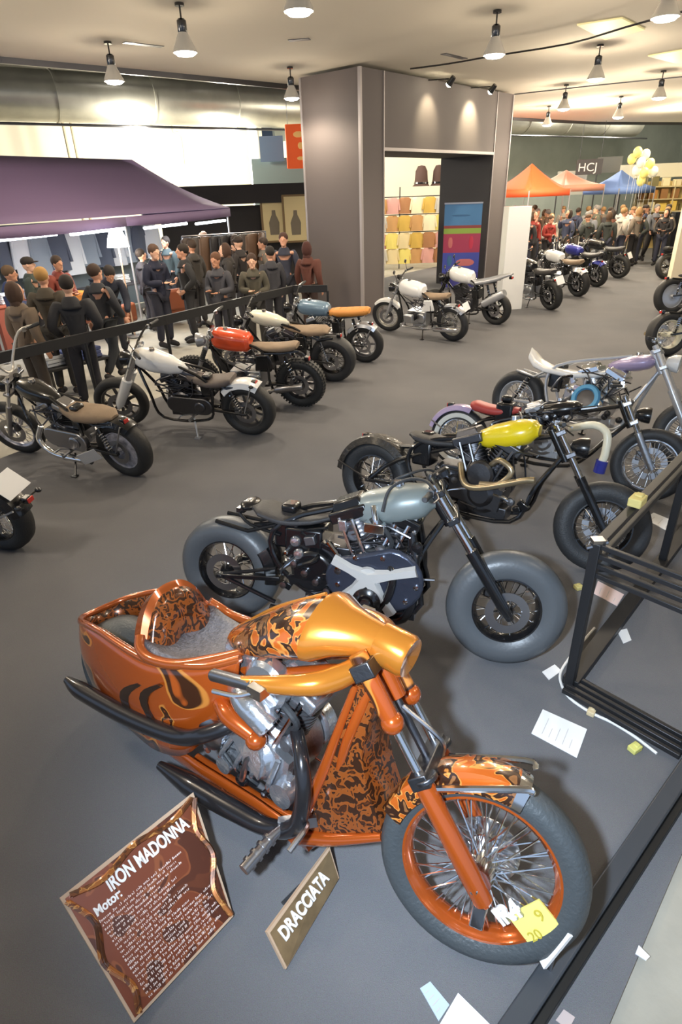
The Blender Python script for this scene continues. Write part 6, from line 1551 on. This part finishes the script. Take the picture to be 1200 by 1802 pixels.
for r in range(1, 5):
    for k in range(10):
        c, nm = gp[(k * 5 + r * 7 + (k * k) % 4) % 6]; w = RND.uniform(.2, .34); h = RND.uniform(.2, .34)
        m = MB(); m.box((0, 0, h / 2), (w, .24, h)); m.box((0, 0, h + .012), (w * 1.04, .25, .025))
        e = Matrix.Rotation(-.2, 3, 'Z') @ V((-1.9 + .42 * k, 0, 0)); o = tag(obj('goods_box', m, mat('box_' + nm, c, .7), bevel=.01), '%s box %s from the left on the %s shelf of the yellow stall' % (nm, ords[k], sh_[r]), 'box', 'boxes on the far shelf'); o.location = (14.6 + e.x, 27.2 + e.y - .04, (.5, .95, 1.4, 1.85, 2.3)[r] + .021); o.rotation_euler = (0, 0, -.2)
t = thing('dark_railing', 'dark railing with a thick post near the far motorcycles on the right', 'railing'); q = at(1178, 452, 0)
m = MB(); m.box((q.x, q.y, .75), (.35, .3, 1.5)); obj('post', m, MBLK, t)
m = MB(); m.bar((q.x - 1.9, q.y + .3, .92), (q.x, q.y, .92), .08, .1); m.tube([(q.x - 1.9, q.y + .3, 0), (q.x - 1.9, q.y + .3, .92)], .03, 8); obj('top_rail', m, MBLK, t)
cam = bpy.data.cameras.new('camera'); co = bpy.data.objects.new('camera', cam); COL.objects.link(co); SC.camera = co
cam.sensor_fit = 'VERTICAL'; cam.sensor_height = 36; cam.sensor_width = 24; cam.lens = 36 * FPX / 1802; cam.clip_start = .05; cam.clip_end = 200
co.matrix_world = Matrix.Translation((0, 0, CAMH)) @ CM.to_4x4()
SC.view_settings.view_transform = 'Standard'; SC.view_settings.look = 'None'; SC.view_settings.gamma = 1
# ------------------------------------------------------------------ light
w = bpy.data.worlds.new('world'); SC.world = w; w.use_nodes = True
w.node_tree.nodes['Background'].inputs[0].default_value = (.55, .72, 1, 1); w.node_tree.nodes['Background'].inputs[1].default_value = .65
def lamp(kind, loc, e, col=(1, 1, 1), size=.2, rot=None, name='lamp_light', **k):
    l = bpy.data.lights.new(name, kind); l.energy = e; l.color = col
    if kind == 'AREA': l.size = size; l.shape = k.get('shape', 'DISK')
    else: l.shadow_soft_size = size
    o = bpy.data.objects.new(name, l); COL.objects.link(o); o.location = loc
    if rot: o.rotation_euler = rot
    return o
# the photographer's flash, left of the lens
fl = lamp('SPOT', (-.40, -.02, 2.60), 640, (.70, .84, 1), .07, None, 'camera_flash'); fl.data.spot_size = R_(84); fl.data.spot_blend = 1.0
fl.rotation_euler = (at(840, 1150, 0) - fl.location).to_track_quat('-Z', 'Y').to_euler()
# more lamps of the same kind behind the camera and to the sides
for p in ((-4, 3, 4.1), (3.5, 1.5, 4.1), (7, 5, 4.1), (-6, 8, 4.1), (9, 12, 4.1)):
    lamp('POINT', p, 140 if p[0] < 0 else 60, (1, .88, .72), .2)
# unseen fill lights added beyond the ceiling edge to brighten the walls and the stalls
for p, e in (((-11, 17.5, 5.9), 700), ((-5.5, 21.0, 4.2), 900), ((-3.2, 23.3, 4.0), 800), ((2.4, 21.6, 4.2), 260), ((5, 28, 5.4), 900), ((10, 31, 5.4), 1300), ((15, 33, 5.4), 1300)):
    lamp('POINT', p, e, (1, .93, .78), .3, name='hall_fill_light')
for p, e in (((8.0, 22, 4.2), 160), ((12.0, 24, 4.2), 260), ((11, 20, 4.2), 120)):
    lamp('POINT', p, e, (1, .9, .68), .25, name='stall_light')
SC.view_settings.exposure = .3
